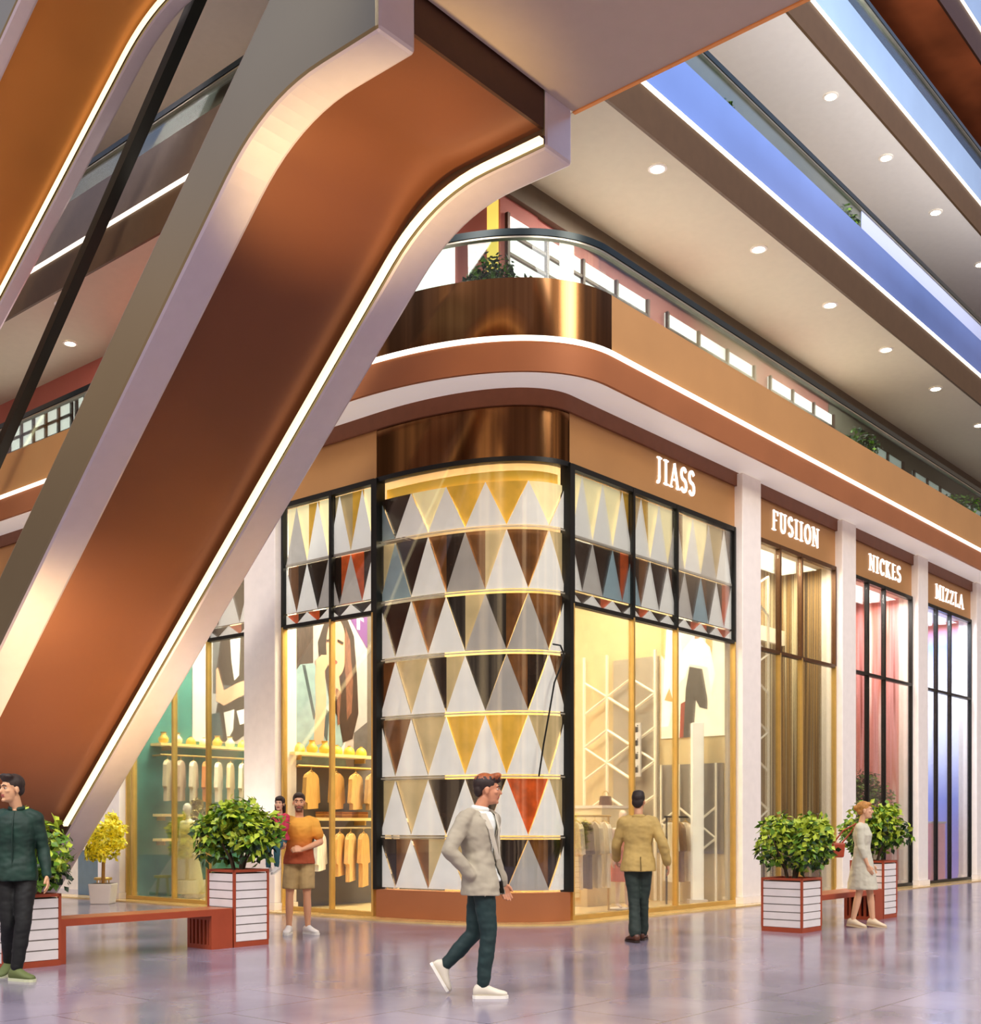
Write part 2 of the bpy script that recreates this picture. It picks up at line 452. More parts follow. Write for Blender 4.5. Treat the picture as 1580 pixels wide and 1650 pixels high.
def shopfront(fn, t0, t1, mull, label, tris=None, mcol=M_gold, zt=4.62, top=6.62, foot=.03, upper=M_black, cols=None):
    th = thing('shop_window', label, 'shop window', fn((t0 + t1) / 2, 0, 0))
    ts = [t0] + mull + [t1]
    for a, c in zip(ts[:-1], ts[1:]):
        b = MB(); b.fr(fn, a + .035, c - .035, -.015, .0, foot + .06, zt - .03); b.build('glass_pane', M_glass, th)
        b = MB(); b.fr(fn, a + .035, c - .035, -.015, .0, zt + .03, top - .05); b.build('glass_pane', M_glass, th)
    for t in mull + [t1 - .03, t0 + .03]:
        b = MB(); b.fr(fn, t - .02, t + .02, -.06, .035, foot, zt); b.build('mullion', mcol, th)
        b = MB(); b.fr(fn, t - .026, t + .026, -.06, .035, zt, top); b.build('mullion', upper, th)
    b = MB(); b.fr(fn, t0, t1, -.07, .03, zt - .03, zt + .03); b.build('transom_bar', upper, th)
    b = MB(); b.fr(fn, t0, t1, -.07, .03, top - .06, top + .02); b.build('top_frame', upper, th)
    b = MB(); b.fr(fn, t0, t1, -.07, .04, .026, foot + .06); b.build('bottom_rail', mcol, th)
    if tris:
        n = tris
        flat_tris(fn, t0 + .06, t1 - .06, n, 5.64, 6.55, 0, -.03, [PA, GD, BG, PA, PA, BZ]).build('triangle_film', TMF, th)
        flat_tris(fn, t0 + .06, t1 - .06, n, 4.84, 5.60, .5, -.03, [DK, BK, DK, BZ, AM, DK], (0, 0, 1, 2)).build('triangle_film', TMF, th)
        flat_tris(fn, t0 + .06, t1 - .06, n, 4.65, 4.82, .5, -.03, [BK, AM, BK, DK], (0,)).build('triangle_film', TMF, th)
        b = MB(); b.fr(fn, t0 + .04, t1 - .04, -.05, -.02, 5.60, 5.64); b.build('glazing_bar', mat('pale_glazing_bar', '#e0d6ca', .4, .2), th)
    return th


shopfront(R, .05, pil_R[0][0], [tR(1019), tR(1089)], 'tall shop window under the first lettered sign, right of the rounded corner', 9)
shopfront(R, pil_R[0][1], pil_R[1][0], [tR(1255), tR(1290)], 'tall shop window with gold frames under the second lettered sign', None, M_gold, upper=mat('brown_frame', '#5a3a1e', .4, .4))
shopfront(R, pil_R[1][1], pil_R[2][0], [tR(1397), tR(1424)], 'tall shop window with black mullions and pink drapes under the third sign', None, M_black)
shopfront(R, pil_R[2][1], pil_R[3][0], [tR(1508), tR(1530)], 'tall shop window glowing pale blue under the fourth sign', None, M_black)
shopfront(R, pil_R[3][1], 21.3, [19.5], 'dark framed shop window at the right photo edge past the last pillar', None, M_black)
shopfront(L, .05, pil_L[0][0], [tL(534)], 'tall shop window with the woman poster, left of the rounded corner', 4)
shopfront(L, pil_L[0][1], pil_L[1][0], [tL(335), tL(280), tL(215)], 'wide shop window at left with hanging clothes and a veiled mannequin', 6)

# ================================================================== lettered signs
def arc(cx, cy, rx, ry, a0, a1, n=14): return [(cx + rx * math.cos(math.radians(a0 + (a1 - a0) * i / n)), cy + ry * math.sin(math.radians(a0 + (a1 - a0) * i / n))) for i in range(n + 1)]
def glyph(ch):
    T, N = .12, .055       # thick and thin strokes of the serif letters
    S = lambda x, y, w=.34: ([(x - w / 2, y), (x + w / 2, y)], .06)
    G = {
        'I': ([([(.2, 0), (.2, 1)], T), S(.2, .03), S(.2, .97)], .4),
        'J': ([([(.3, 1), (.3, .25)] + arc(.17, .2, .13, .22, 0, -110, 6), T), S(.3, .97)], .5),
        'A': ([([(.06, 0), (.36, 1)], N), ([(.36, 1), (.66, 0)], T), ([(.18, .34), (.56, .34)], N), S(.06, .03, .24), S(.66, .03, .28)], .74),
        'S': ([(arc(.27, .74, .2, .23, 30, 270, 10) + arc(.27, .27, .21, .24, 90, -150, 10), .13)], .54),
        'F': ([([(.16, 0), (.16, 1)], T), ([(.1, .96), (.56, .96)], N), ([(.16, .52), (.44, .52)], N), S(.16, .03), ([(.54, .98), (.54, .78)], .06)], .6),
        'U': ([([(.16, 1), (.16, .3)] + arc(.36, .3, .2, .26, 180, 360, 8) + [(.56, 1)], .11), S(.16, .97, .3), S(.56, .97, .28)], .74),
        'O': ([(arc(.36, .5, .29, .46, 0, 360, 22), .13)], .72),
        'N': ([([(.12, 0), (.12, 1)], N), ([(.12, 1), (.62, 0)], T), ([(.62, 0), (.62, 1)], N), S(.12, .03, .26), S(.1, .97, .26), S(.62, .97, .26)], .76),
        'C': ([(arc(.36, .5, .29, .46, 45, 315, 16), .13), ([(.58, .95), (.58, .72)], .06)], .64),
        'K': ([([(.16, 0), (.16, 1)], T), ([(.2, .45), (.58, 1)], N), ([(.28, .56), (.62, 0)], T), S(.16, .03), S(.16, .97), S(.58, .97, .24), S(.62, .03, .26)], .74),
        'E': ([([(.16, 0), (.16, 1)], T), ([(.1, .96), (.54, .96)], N), ([(.16, .52), (.44, .52)], N), ([(.1, .04), (.58, .04)], N), ([(.55, .1), (.55, .22)], .06)], .62),
        'M': ([([(.12, 0), (.12, 1)], N), ([(.14, 1), (.42, .1)], T), ([(.42, .1), (.7, 1)], N), ([(.72, 0), (.72, 1)], T), S(.12, .03, .26), S(.72, .03, .3), S(.12, .97, .22), S(.72, .97, .26)], .86),
        'Z': ([([(.06, .95), (.56, .95)], N), ([(.52, .95), (.1, .05)], T), ([(.06, .05), (.58, .05)], N), ([(.08, .95), (.08, .78)], .06), ([(.56, .05), (.56, .22)], .06)], .64),
        'L': ([([(.16, 0), (.16, 1)], T), ([(.1, .04), (.56, .04)], N), ([(.53, .05), (.53, .24)], .06), S(.16, .97)], .6),
    }
    return G[ch]


M_letter = mat('lit_white_letter', '#ffffff', .5, emit=1.0, ecol='#fffdf6', var=0)
def sign(text, px0, px1, zc, h, label):
    t0, t1 = tR(px0), tR(px1); tot = sum(glyph(c)[1] for c in text) + .14 * (len(text) - 1); k = (t1 - t0) / tot
    th = thing('shop_sign', label, 'sign', R((t0 + t1) / 2, .01, zc - h / 2)); x = t0
    for c in text:
        b = MB(); strokes, adv = glyph(c)
        for n_, (pts, wd) in enumerate(strokes):
            for (xa, ya), (xb, yb) in zip(pts[:-1], pts[1:]):
                d = V((xb - xa, yb - ya)); d.normalize(); q = V((-d.y, d.x)) * wd / 2; e = d * (wd * .15)
                poly = [(xa - e.x + q.x, ya - e.y + q.y), (xa - e.x - q.x, ya - e.y - q.y), (xb + e.x - q.x, yb + e.y - q.y), (xb + e.x + q.x, yb + e.y + q.y)]
                b.prism(poly, lambda u, v, d_: R(x + u * k, d_, zc + (v - .5) * h), -.01, .022 + n_ * .001)
        b.build('letter', M_letter, th); x += (adv + .14) * k
sign('JIASS', 1055, 1118, 7.09, .40, 'white serif letters reading JIASS on the bronze band')
sign('FUSIION', 1243, 1318, 7.06, .37, 'white serif letters reading FUSIION on the bronze band')
sign('NICKES', 1399, 1450, 7.03, .35, 'white serif letters reading NICKES on the bronze band')
sign('MIZZLA', 1506, 1551, 7.0, .35, 'white serif letters reading MIZZLA on the bronze band')

# ================================================================== balconies
M_grey_par = mat('smoky_brown_parapet', '#6a5c50', .3, .3)
def balcony(label, zs, zl, zp, zr, m_face, m_par, extra_soffit, m_corner, m_left):
    th = thing('balcony', label, 'balcony', (0, 16.5, zs))
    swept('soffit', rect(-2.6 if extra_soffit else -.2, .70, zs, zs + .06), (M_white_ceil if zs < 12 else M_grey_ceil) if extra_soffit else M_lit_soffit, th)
    swept('fascia_band', [(.66, zs - .015), (.71, zs - .015), (.77, zl - .03), (.70, zl - .03)], m_face, th)
    swept('light_strip', rect(.70, .80, zl - .03, zl + .035), M_ledw, th)
    swept('slab', rect(-2.6, .60, zs + .10, zl), M_dark_wall, th)
    swept('parapet', rect(.60, .75, zl + .035, zp), m_corner, th, tl=0, tr=0)
    b = MB(); b.fr(R, 0, TR, .60, .75, zl + .035, zp); b.build('parapet', m_par, th)
    b = MB(); b.fr(L, 0, TL, .60, .75, zl + .035, zp); b.build('parapet', m_left, th)
    swept('glass_balustrade', rect(.66, .675, zp, zr - .03), M_glass_rail, th)
    swept('handrail', rect(.61, .73, zr - .04, zr + .05), M_rail, th)
    swept('handrail_trim', rect(.625, .715, zr - .07, zr - .045), mat('pale_steel', '#b9b3a2', .3, .8), th)
    return th
LV = [(7.60, 8.00, 8.84, 9.47), (11.60, 12.18, 13.08, 13.58), (15.74, 16.32, 17.2, 17.72), (19.9, 20.5, 21.3, 21.8)]
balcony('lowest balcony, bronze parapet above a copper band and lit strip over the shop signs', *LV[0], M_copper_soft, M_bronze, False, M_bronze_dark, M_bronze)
bal2 = balcony('middle balcony with deep blue glossy parapet under a dark handrail', *LV[1], M_band, M_blue, True, M_blue, M_grey_par)
balcony('upper balcony with pale blue glossy parapet at the top right', *LV[2], M_band, M_blue2, True, M_blue2, M_grey_par)
bal4 = balcony('topmost balcony with copper toned underside at the top right corner', *LV[3], M_dark_brown, M_blue2, True, M_blue2, M_grey_par)
[c for c in bal4.children if c.name.startswith('soffit')][0].data.materials[0] = mat('mottled_copper_ceiling', '#a85a34', .35, .3, var=.5, scale=.5)
swept('reflection_panel', rect(.68, .69, 13.10, 13.52), M_refl_haze, bal2, tl=-8, tr=30, t0=8.6) if False else None
b = MB(); b.fr(R, 8.7, 29, .678, .69, 13.10, 13.50); b.build('reflection_panel', M_refl_haze, bal2)  # pale sheet stands in for the brighter reflection on the upper glass

# inner walls and lit windows behind the lowest balcony
for i, (z0, z1, m) in enumerate([(8.0, 11.6, M_red_wall), (12.18, 15.74, M_dark_wall), (16.32, 19.9, mat('deep_brown_wall', '#4d3626', .5))]):
    b = MB(); b.fr(R, .36, TR, -2.6, -1.6, z0, z1); struct(b, 'wall_right_%d' % (i + 1), m)
    b = MB(); b.fr(L, -1.07, TL, -2.55, -1.6, z0, z1); struct(b, 'wall_left_%d' % (i + 1), m)
b = MB(); b.fr(R, 12.2, TR, -1.599, -1.585, 8.0, 11.6); struct(b, 'wall_right_4', mat('grey_brown_cladding', '#75695c', .6))
b = MB(); b.fr(R, .36, TR, -1.6, -1.48, 11.22, 11.6); struct(b, 'trim_7', mat('olive_brown_bulkhead', '#5e5040', .5), label='olive brown bulkhead strip above the lit upper windows')
WN = [0]
def upper_window(fn, t0, t1, z0, z1, m, bars=0):
    WN[0] += 1; b = MB(); b.fr(fn, t0, t1, -1.6, -1.56, z0, z1); o = struct(b, 'window_%d' % WN[0], m)
    b = MB()
    for k in range(bars + 1 if bars else 0): t = t0 + (t1 - t0) * k / bars; b.fr(fn, t - .03, t + .03, -1.56, -1.5, z0, z1)
    for dz in ((.3, .62) if bars else ()): b.fr(fn, t0, t1, -1.56, -1.51, z1 - dz - .025, z1 - dz + .025)
    if bars:
        q = b.build('frame', M_dark_brown); q.parent = o; bpy_local(q, o)
rw = lambda a, c, z1, m, n: upper_window(R, tR(a, -1.6), tR(c, -1.6), 8.05, z1, m, n)
lw = lambda a, c, z1, m, n: upper_window(L, tL(c, -1.6), tL(a, -1.6), 8.05, z1, m, n)
M_lg = mat('lit_grey_window', '#d8dcd8', .5, emit=.6, ecol='#d8dcd8')
rw(812, 1038, 10.95, M_lit, 4); rw(1070, 1210, 10.95, M_lit, 3); rw(1236, 1338, 10.95, M_lit, 3); rw(1400, 1450, 10.85, M_lg, 2); rw(1468, 1530, 10.8, M_lg, 3); rw(1545, 1578, 10.8, M_lg, 2)
lw(660, 733, 11.5, M_lit, 0); lw(787, 803, 11.5, mat('lit_yellow_panel', '#f0d060', .5, emit=.9, ecol='#f0d060'), 0); lw(128, 200, 10.9, M_lit, 5); lw(20, 120, 10.9, M_lit, 5)

# downlights
def make_downlight(label, loc, group):
    th = thing('downlight', label, 'ceiling light', loc, group=group, local=True)
    b = MB(); b.loft([[V((r * math.cos(a * PI / 10), r * math.sin(a * PI / 10), z)) for a in range(20)] for r, z in ((.15, 0), (.15, -.012), (.11, -.02), (.11, -.004))], caps=False)
    b.build('trim_ring', mat('white_trim', '#f4efe6', .4), th)
    b = MB(); b.loft([[V((r * math.cos(a * PI / 10), r * math.sin(a * PI / 10), z)) for a in range(20)] for r, z in ((.11, -.003), (.108, -.012), (.05, -.018))])
    b.build('lamp', mat('downlight_glow', '#fff4dc', .5, emit=30, ecol='#ffeccb', var=0), th)
    return th
DL = None; ordn = ['first', 'second', 'third', 'fourth', 'fifth', 'sixth', 'seventh', 'eighth']
lower = [(1059, 271), (1222, 401), (1337, 491), (1427, 563), (1507, 626), (1577, 685)]
upper = [(1338, 155), (1427, 254), (1507, 342), (1579, 426)]
for z, lst, nm in ((11.60, lower, 'lower right-hand white ceiling'), (15.74, upper, 'upper right-hand white ceiling')):
    for i, (px, py) in enumerate(lst):
        y = (z - EYE) * F / (HY - py); loc = ((px - CX) / F * y, y, z - .002)
        lab = 'round recessed downlight, %s from the left in the %s' % (ordn[i], nm)
        if DL is None: DL = make_downlight(lab, loc, 'downlights in the ' + nm)
        else: dup(DL, loc, 0, lab, 'downlights in the ' + nm)
for px, py, z, lab in ((100, 490, 11.6, 'round downlight glowing beside the black sloping bar at upper left'), (113, 553, 11.6, 'faint small downlight just right of the black sloping bar'), (270, 232, 15.74, 'round downlight between the black sloping bar and the large column, upper left')):
    y = (z - EYE) * F / (HY - py); dup(DL, ((px - CX) / F * y, y, z - .002), 0, lab, 'downlights over the left balconies')

# ================================================================== leaning columns
def column(label, B0, s_pts, top_pts, W, f, rec, led_side=True, m_cop=M_copper, web_pts=None, lw=.08):
    """s_pts: underside from the ground up to the beam end; top_pts: upper edge, same order"""
    B0 = V(B0); e = -dl
    def P(s, z, w): p = B0 + e * s + nl * w; return V((p.x, p.y, z))
    th = thing('leaning_column', label, 'column', P(s_pts[0][0], 0, W / 2))
    poly = s_pts + top_pts[::-1]
    for a, c in ((0, f), (W - f, W)):
        b = MB(); b.prism(poly, P, a, c); b.m[1] = 1; b.build('flange', [M_flange, M_flange_dim], th, bevel=.045)
    # recessed web
    off = []; wp = web_pts or s_pts
    for i, (s, z) in enumerate(wp):
        p, q = wp[max(0, i - 1)], wp[min(len(wp) - 1, i + 1)]; d = V((q[0] - p[0], q[1] - p[1])).normalized(); off.append((s - d.y * rec, z + d.x * rec))
    off[0] = (off[0][0], 0.0)
    off[-1] = (s_pts[-1][0] - .06, off[-1][1])
    tp = [(top_pts[0][0] + .1, 0.0)] + [(s - (.06 if k == len(top_pts) - 2 else 0), z - .1) for k, (s, z) in enumerate(top_pts[1:])]
    b = MB(); b.prism(off + tp[::-1], P, f, W - f); o = b.build('web', m_cop, th)
    o.data.polygons.foreach_set('use_smooth', [len(p.vertices) == 4 for p in o.data.polygons])
    o.data.set_sharp_from_angle(angle=math.radians(25))
    b = MB(); zt = top_pts[-1][1]; b.fr(lambda a, w, z: P(a, z, w), s_pts[-1][0] - .06, s_pts[-1][0] - .02, f, W - f, off[-1][1], zt - .1); b.build('end_panel', M_dark_brown, th)
    if led_side:
        b = MB(); inn = []
        for i, (s, z) in enumerate(s_pts):
            p, q = s_pts[max(0, i - 1)], s_pts[min(len(s_pts) - 1, i + 1)]; d = V((q[0] - p[0], q[1] - p[1])).normalized(); inn.append((d.x, d.y))
        ring = lambda r0, r1, w0, w1: [[P(s - dy * r0, z + dx * r0, w0), P(s - dy * r0, z + dx * r0, w1), P(s - dy * r1, z + dx * r1, w1), P(s - dy * r1, z + dx * r1, w0)] for (s, z), (dx, dy) in zip(s_pts, inn)][1:]
        b.loft(ring(.02, .08, f + .03, f + .03 + lw)); b.build('light_strip', M_led, th)
        b = MB(); b.loft(ring(.04, .12, f, f + .03)); b.build('shadow_gap', M_dark_brown, th)
    return th


def fillet(p0, p1, p2, tlen, n=10):
    a = (V(p0) - V(p1)).normalized() * tlen + V(p1); c = (V(p2) - V(p1)).normalized() * tlen + V(p1); out = []
    for i in range(n + 1):
        u = i / n; q = a * (1 - u) ** 2 + V(p1) * (2 * u * (1 - u)) + c * u * u; out.append((q.x, q.y))
    return out
sl = .914; zb = 9.10; s0 = 1.0; sb = s0 + zb / sl; se = 12.70
und = [(s0, 0), (s0 + 1.5, 1.5 * sl)] + fillet((s0, 0), (sb, zb), (se, zb), .9) + [(se, zb)]
und_w = [(s0, 0), (s0 + 1.5, 1.5 * sl)] + fillet((s0, 0), (sb, zb), (se, zb), .5) + [(se, zb)]
top = [(s0 - .98 / sl, 0), (s0 + 8, 8 * sl + .98)] + [(se, sl * (se - s0) + .98)]
column('huge leaning copper column with champagne metal edges crossing the centre left', (-8.7, 22.0), und, top, 3.14, .52, .22, web_pts=und_w)
sl2 = .64; sb2 = 4.6; zb2 = 13 + sl2 * (sb2 - 2.37); s02 = 2.37 - 13 / sl2
und2 = [(s02, 0), (s02 + 2, 2 * sl2)] + fillet((s02, 0), (sb2, zb2), (8, zb2), .9) + [(8.0, zb2)]
top2 = [(s02 - 1.6, 0), (s02 + 10, 10 * sl2 + 1.0)] + [(8.0, sl2 * (8 - s02) + 1.0)]
column('second leaning copper column at the upper left photo edge', (-8.7, 22.0), und2, top2, 2.15, .28, .16, lw=.05, m_cop=mat('bright_copper', '#b87838', .4, .4, var=.2, scale=.3))
# black sloping bar
def PB(s, z, w): p = V((-8.7, 22.0)) - dl * s + nl * w; return V((p.x, p.y, z))
b = MB(); sA, sB = -10.7, 6.3
zf = lambda s: 10.79 + .914 * (s - 1.042)
b.loft([[PB(s + a * .62, zf(s) + a * -.68, w) for a, w in ((-.1, -.25), (-.1, -.06), (.1, -.06), (.1, -.25))] for s in (sA, -5, 0, sB)])
tag(b.build('sloping_bar', M_black), 'long black sloping bar left of the huge copper column', 'bar')

# overhead white canopy and its warm rim
def PCn(a, c, z): p = V((.957, 13.75)) - dl * a + nl * c; return V((p.x, p.y, z))
b = MB(); b.fr(PCn, 0.0, 7.5, 0, 7.0, 9.74, 10.2)
struct(b, 'ceiling', mat('taupe_white_canopy', '#b6a294', .55, var=.02), label='white canopy ceiling overhead at the top centre')
b = MB(); b.fr(PCn, .0, 7.5, -.05, -.001, 9.725, 9.81); struct(b, 'trim_4', mat('orange_rim', '#d98a4a', .4, emit=.1, ecol='#e88a3c'), label='thin orange rim along the canopy edge')

# ================================================================== shop interiors
def room(fn, t0, t1, depth, mw, mf, zc=6.64, n=0, side='left'):
    b = MB(); b.fr(fn, t0, t1, -depth - .12, -depth, 0.026, zc); struct(b, 'wall_%s' % side, mw)
    return b
M_shopfloor = mat('honey_shop_floor', '#dcc08a', .25, var=.1)
M_shopwall = mat('pale_cream_wall', '#d4bf94', .6)
M_teal = mat('teal_wall', '#4a8c82', .6, var=.2, scale=1.5)
# corner shop: a floor, a ceiling, two side partitions and a back wall
def partL(t): return (PL + dl * t, -nl)      # plane running inwards from the left glass
def partR(t): return (PR + dr * t, -nr)
def onp(p0, d, m, n, z):
    q = p0 + d * m + V((-d.y, d.x)) * n; return V((q.x, q.y, z))
cornerpoly = [L(2.3, -.1, 0), L(0, -.1, 0)] + [V((p.x, p.y, 0)) for p in cpath(-.22, 0, 0, 12)] + [R(0, -.1, 0), R(4.8, -.1, 0), R(4.8, -4.2, 0), L(2.3, -4.2, 0)]
b = MB(); n = len(cornerpoly); b.add([p + V((0, 0, .004)) for p in cornerpoly] + [p + V((0, 0, .03)) for p in cornerpoly], [tuple(range(n))[::-1], tuple(range(n, 2 * n))] + [(i, (i + 1) % n, (i + 1) % n + n, i + n) for i in range(n)])
struct(b, 'floor.001', M_shopfloor, label='honey coloured floor inside the corner shop')
b = MB(); b.add([p + V((0, 0, 6.66)) for p in cornerpoly] + [p + V((0, 0, 6.72)) for p in cornerpoly], [tuple(range(n))[::-1], tuple(range(n, 2 * n))] + [(i, (i + 1) % n, (i + 1) % n + n, i + n) for i in range(n)])
struct(b, 'ceiling.001', M_soffit)
p0, d = partL(2.42)
b = MB(); b.fr(lambda a, c, z: onp(p0, d, a, c, z), .1, 4.2, 0, .1, .03, 6.66); struct(b, 'wall_left', mat('slate_partition', '#56524e', .6))
p0R, dR_ = partR(4.72)
b = MB(); b.fr(lambda a, c, z: onp(p0R, dR_, a, c, z), .1, 4.2, -.1, 0, .03, 6.66); struct(b, 'wall_right', M_shopwall)
b = MB(); q0, q1 = L(2.4, -4.1, 0), R(4.8, -4.1, 0); e = (q1 - q0).normalized(); nn = V((-e.y, e.x, 0))
b.hexa([q0, q1, q1 + nn * .1, q0 + nn * .1] + [p + V((0, 0, 6.66)) for p in (q0, q1, q1 + nn * .1, q0 + nn * .1)]); struct(b, 'wall_back', mat('gold_back_wall', '#d9b878', .5, var=.2, scale=1))
# left shop (second bay)
p1, d1 = partL(6.66)
b = MB(); b.fr(lambda a, c, z: onp(p1, d1, a, c, z), .1, 4.2, 0, .1, .03, 6.66); struct(b, 'wall_left.001', M_teal)
b = MB(); b.fr(L, 3.0, 6.7, -4.3, -4.2, .03, 6.66); struct(b, 'wall_back.001', M_teal)
b = MB(); b.fr(L, 2.55, 6.7, -4.2, -.1, .004, .03); struct(b, 'floor.002', M_shopfloor)
b = MB(); b.fr(L, 2.55, 6.7, -4.2, -.1, 6.66, 6.72); struct(b, 'ceiling.002', M_soffit)
# far left bay: a plain cream wall with a low grey counter
b = MB(); b.fr(L, 7.5, 17, -1.4, -1.3, 0, 6.66); struct(b, 'wall_left.002', mat('lit_cream_wall', '#f1e6cf', .6))
b = MB(); b.fr(L, 6.9, 17, -1.3, -.1, 6.64, 6.72); struct(b, 'ceiling.003', M_soffit)
# right bays: back walls
def bay(t0, t1, m, i, depth=1.3):
    b = MB(); b.fr(R, t0 - .05, t1 + .05, -depth - .1, -depth, .03, 6.66); struct(b, 'wall_right.%03d' % (i + 1), m)
    b = MB(); b.fr(R, t1 + .05, t1 + .25, -depth, -.1, .03, 6.66); struct(b, 'wall_side.%03d' % (i + 1), m)
    b = MB(); b.fr(R, t0 - .25, t1 + .25, -depth - .1, -.1, 6.66, 6.72); struct(b, 'ceiling.%03d' % (i + 4), M_soffit)
    b = MB(); b.fr(R, t0 - .25, t1 + .25, -depth - .1, -.08, .004, .03); struct(b, 'floor.%03d' % (i + 3), M_shopfloor)
ang = 0; FRZ = -FA
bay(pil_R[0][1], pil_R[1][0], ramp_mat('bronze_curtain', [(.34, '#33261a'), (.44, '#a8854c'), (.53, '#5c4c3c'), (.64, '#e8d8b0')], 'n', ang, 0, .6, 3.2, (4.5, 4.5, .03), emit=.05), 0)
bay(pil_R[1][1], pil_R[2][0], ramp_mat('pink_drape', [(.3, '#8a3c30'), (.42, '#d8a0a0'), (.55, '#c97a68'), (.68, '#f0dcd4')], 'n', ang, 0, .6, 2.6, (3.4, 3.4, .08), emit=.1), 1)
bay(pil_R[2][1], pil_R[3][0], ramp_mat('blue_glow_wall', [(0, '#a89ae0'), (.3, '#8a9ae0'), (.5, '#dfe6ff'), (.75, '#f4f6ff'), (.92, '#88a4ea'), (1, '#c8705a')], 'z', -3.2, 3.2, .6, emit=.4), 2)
bay(pil_R[3][1], 21.3, mat('grey_green_wall', '#8f9a90', .6), 3)

# lattice screens
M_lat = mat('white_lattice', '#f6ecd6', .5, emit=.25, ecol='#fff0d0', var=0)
def lattice(name, label, p0, d, m0, m1, z0, z1, cols, pitch, r=.028, off=-.12):
    th = thing(name, label, 'screen', onp(p0, d, (m0 + m1) / 2, off, .03))
    b = MB(); xs = [m0 + (m1 - m0) * i / cols for i in range(cols + 1)]
    for x in xs: b = MB(); b.chain([onp(p0, d, x, off, .03), onp(p0, d, x, off, z1)], [r, r], 4, round_=False); b.build('upright', M_lat, th)
    for i in range(cols):
        z = z0; k = i % 2
        while z + pitch <= z1:
            za, zb_ = (z, z + pitch * .5) if k else (z + pitch * .5, z)
            b = MB(); b.chain([onp(p0, d, xs[i], off, za), onp(p0, d, xs[i + 1], off, zb_)], [r, r], 4, round_=False); b.build('brace', M_lat, th)
            if int(z / pitch) % 2: b = MB(); b.chain([onp(p0, d, xs[i], off, za if not k else z + pitch), onp(p0, d, xs[i + 1], off, zb_ if k else z + pitch)], [r * .8] * 2, 4, round_=False); b.build('brace', M_lat, th)
            z += pitch
m_a = hit(1062, 0, p0R, dR_)[0]; m_b = hit(948, 0, p0R, dR_)[0]
pn = -1
b = MB(); b.fr(lambda a, c, z: onp(p0R, dR_, a, c, z), m_a, m_a + 1.0, .01, .03, .9, 4.5)
tag(b.build('wall_panel', mat('taupe_panel', '#a59a8c', .6)), 'grey taupe wall panel behind the white lattice in the corner shop', 'panel')
m_r = hit(1166, 0, p0R, dR_)[0]
b = MB(); b.fr(lambda a, c, z: onp(p0R, dR_, a, c, z), m_r, m_a - .01, .01, .03, .9, 2.5)
tag(b.build('wall_panel', mat('grey_panel', '#8c847c', .6)), 'low grey wall panel under the bright poster in the corner shop', 'panel')
lattice('lattice_screen', 'low white lattice under the bright poster in the corner shop', p0R, dR_, m_r + .1, m_a - .1, .9, 2.5, 3, .55, .02, .1)
lattice('lattice_screen', 'white hexagon lattice screen inside the corner shop, right of the rounded window', p0R, dR_, m_a, m_b, .4, 4.6, 3, .62, off=.14)
p2R, d2R = partR(pil_R[1][0] - .2)
b = MB(); b.fr(R, pil_R[0][1] + .02, pil_R[1][0] + .0, -1.18, -1.1, 5.15, 5.45); tag(aligned(b.build('light_band', M_lat)), 'cream lit band across the curtain in the second lettered shop', 'light')
lattice('lattice_screen', 'white zigzag lattice in the second lettered shop window', PR + dr * pil_R[0][1] + nr * -.5, dr, .75, 1.55, .2, 6.2, 1, .75, .026, 0)

# posters (flat printed sheets)
def poster(label, fn, shapes, w, h, mats, name='fashion_poster'):
    """shapes: (material index, polygon in 0..1 units); each lies a hair above the one before"""
    th = thing(name, label, 'poster', fn(w / 2, 0, 0))
    b = MB(); b.fr(lambda a, c, z: fn(a, c, z), 0, w, 0, .02, 0, h); b.build('backing', mats[0], th)
    b = MB()
    for k, (mi, poly) in enumerate(shapes):
        b.add([fn(u * w, .022 + .0012 * (k + 1), v * h) for u, v in poly], [tuple(range(len(poly)))], mi)
    b.build('print', mats, th)
    return th
pm = [mat('poster_paper', '#a29ea2', .5), mat('poster_brown', '#3a2c28', .5, var=.5, scale=9, stretch=(6, 6, .5)), mat('poster_skin', '#c99a80', .5), mat('poster_hair', '#24160f', .5, var=.5, scale=14, stretch=(3, 3, .6)),
      mat('poster_denim', '#7f9ca4', .5, var=.2, scale=5), mat('poster_purple', '#5c3474', .5), mat('poster_light_hair', '#6a4434', .5, var=.4, scale=14, stretch=(3, 3, .6)), mat('poster_denim_dark', '#31464e', .5), mat('poster_grey', '#4e4e52', .5, var=.2), mat('poster_white', '#d8d5d8', .5), mat('poster_lip', '#8a3830', .5)]
mA, zA = hit(590, 1222, p0, d); mB, _ = hit(463, 1222, p0, d)
zTop = hit(500, 1000, p0, d)[1] + .25; zBot = hit(500, 1232, p0, d)[1]
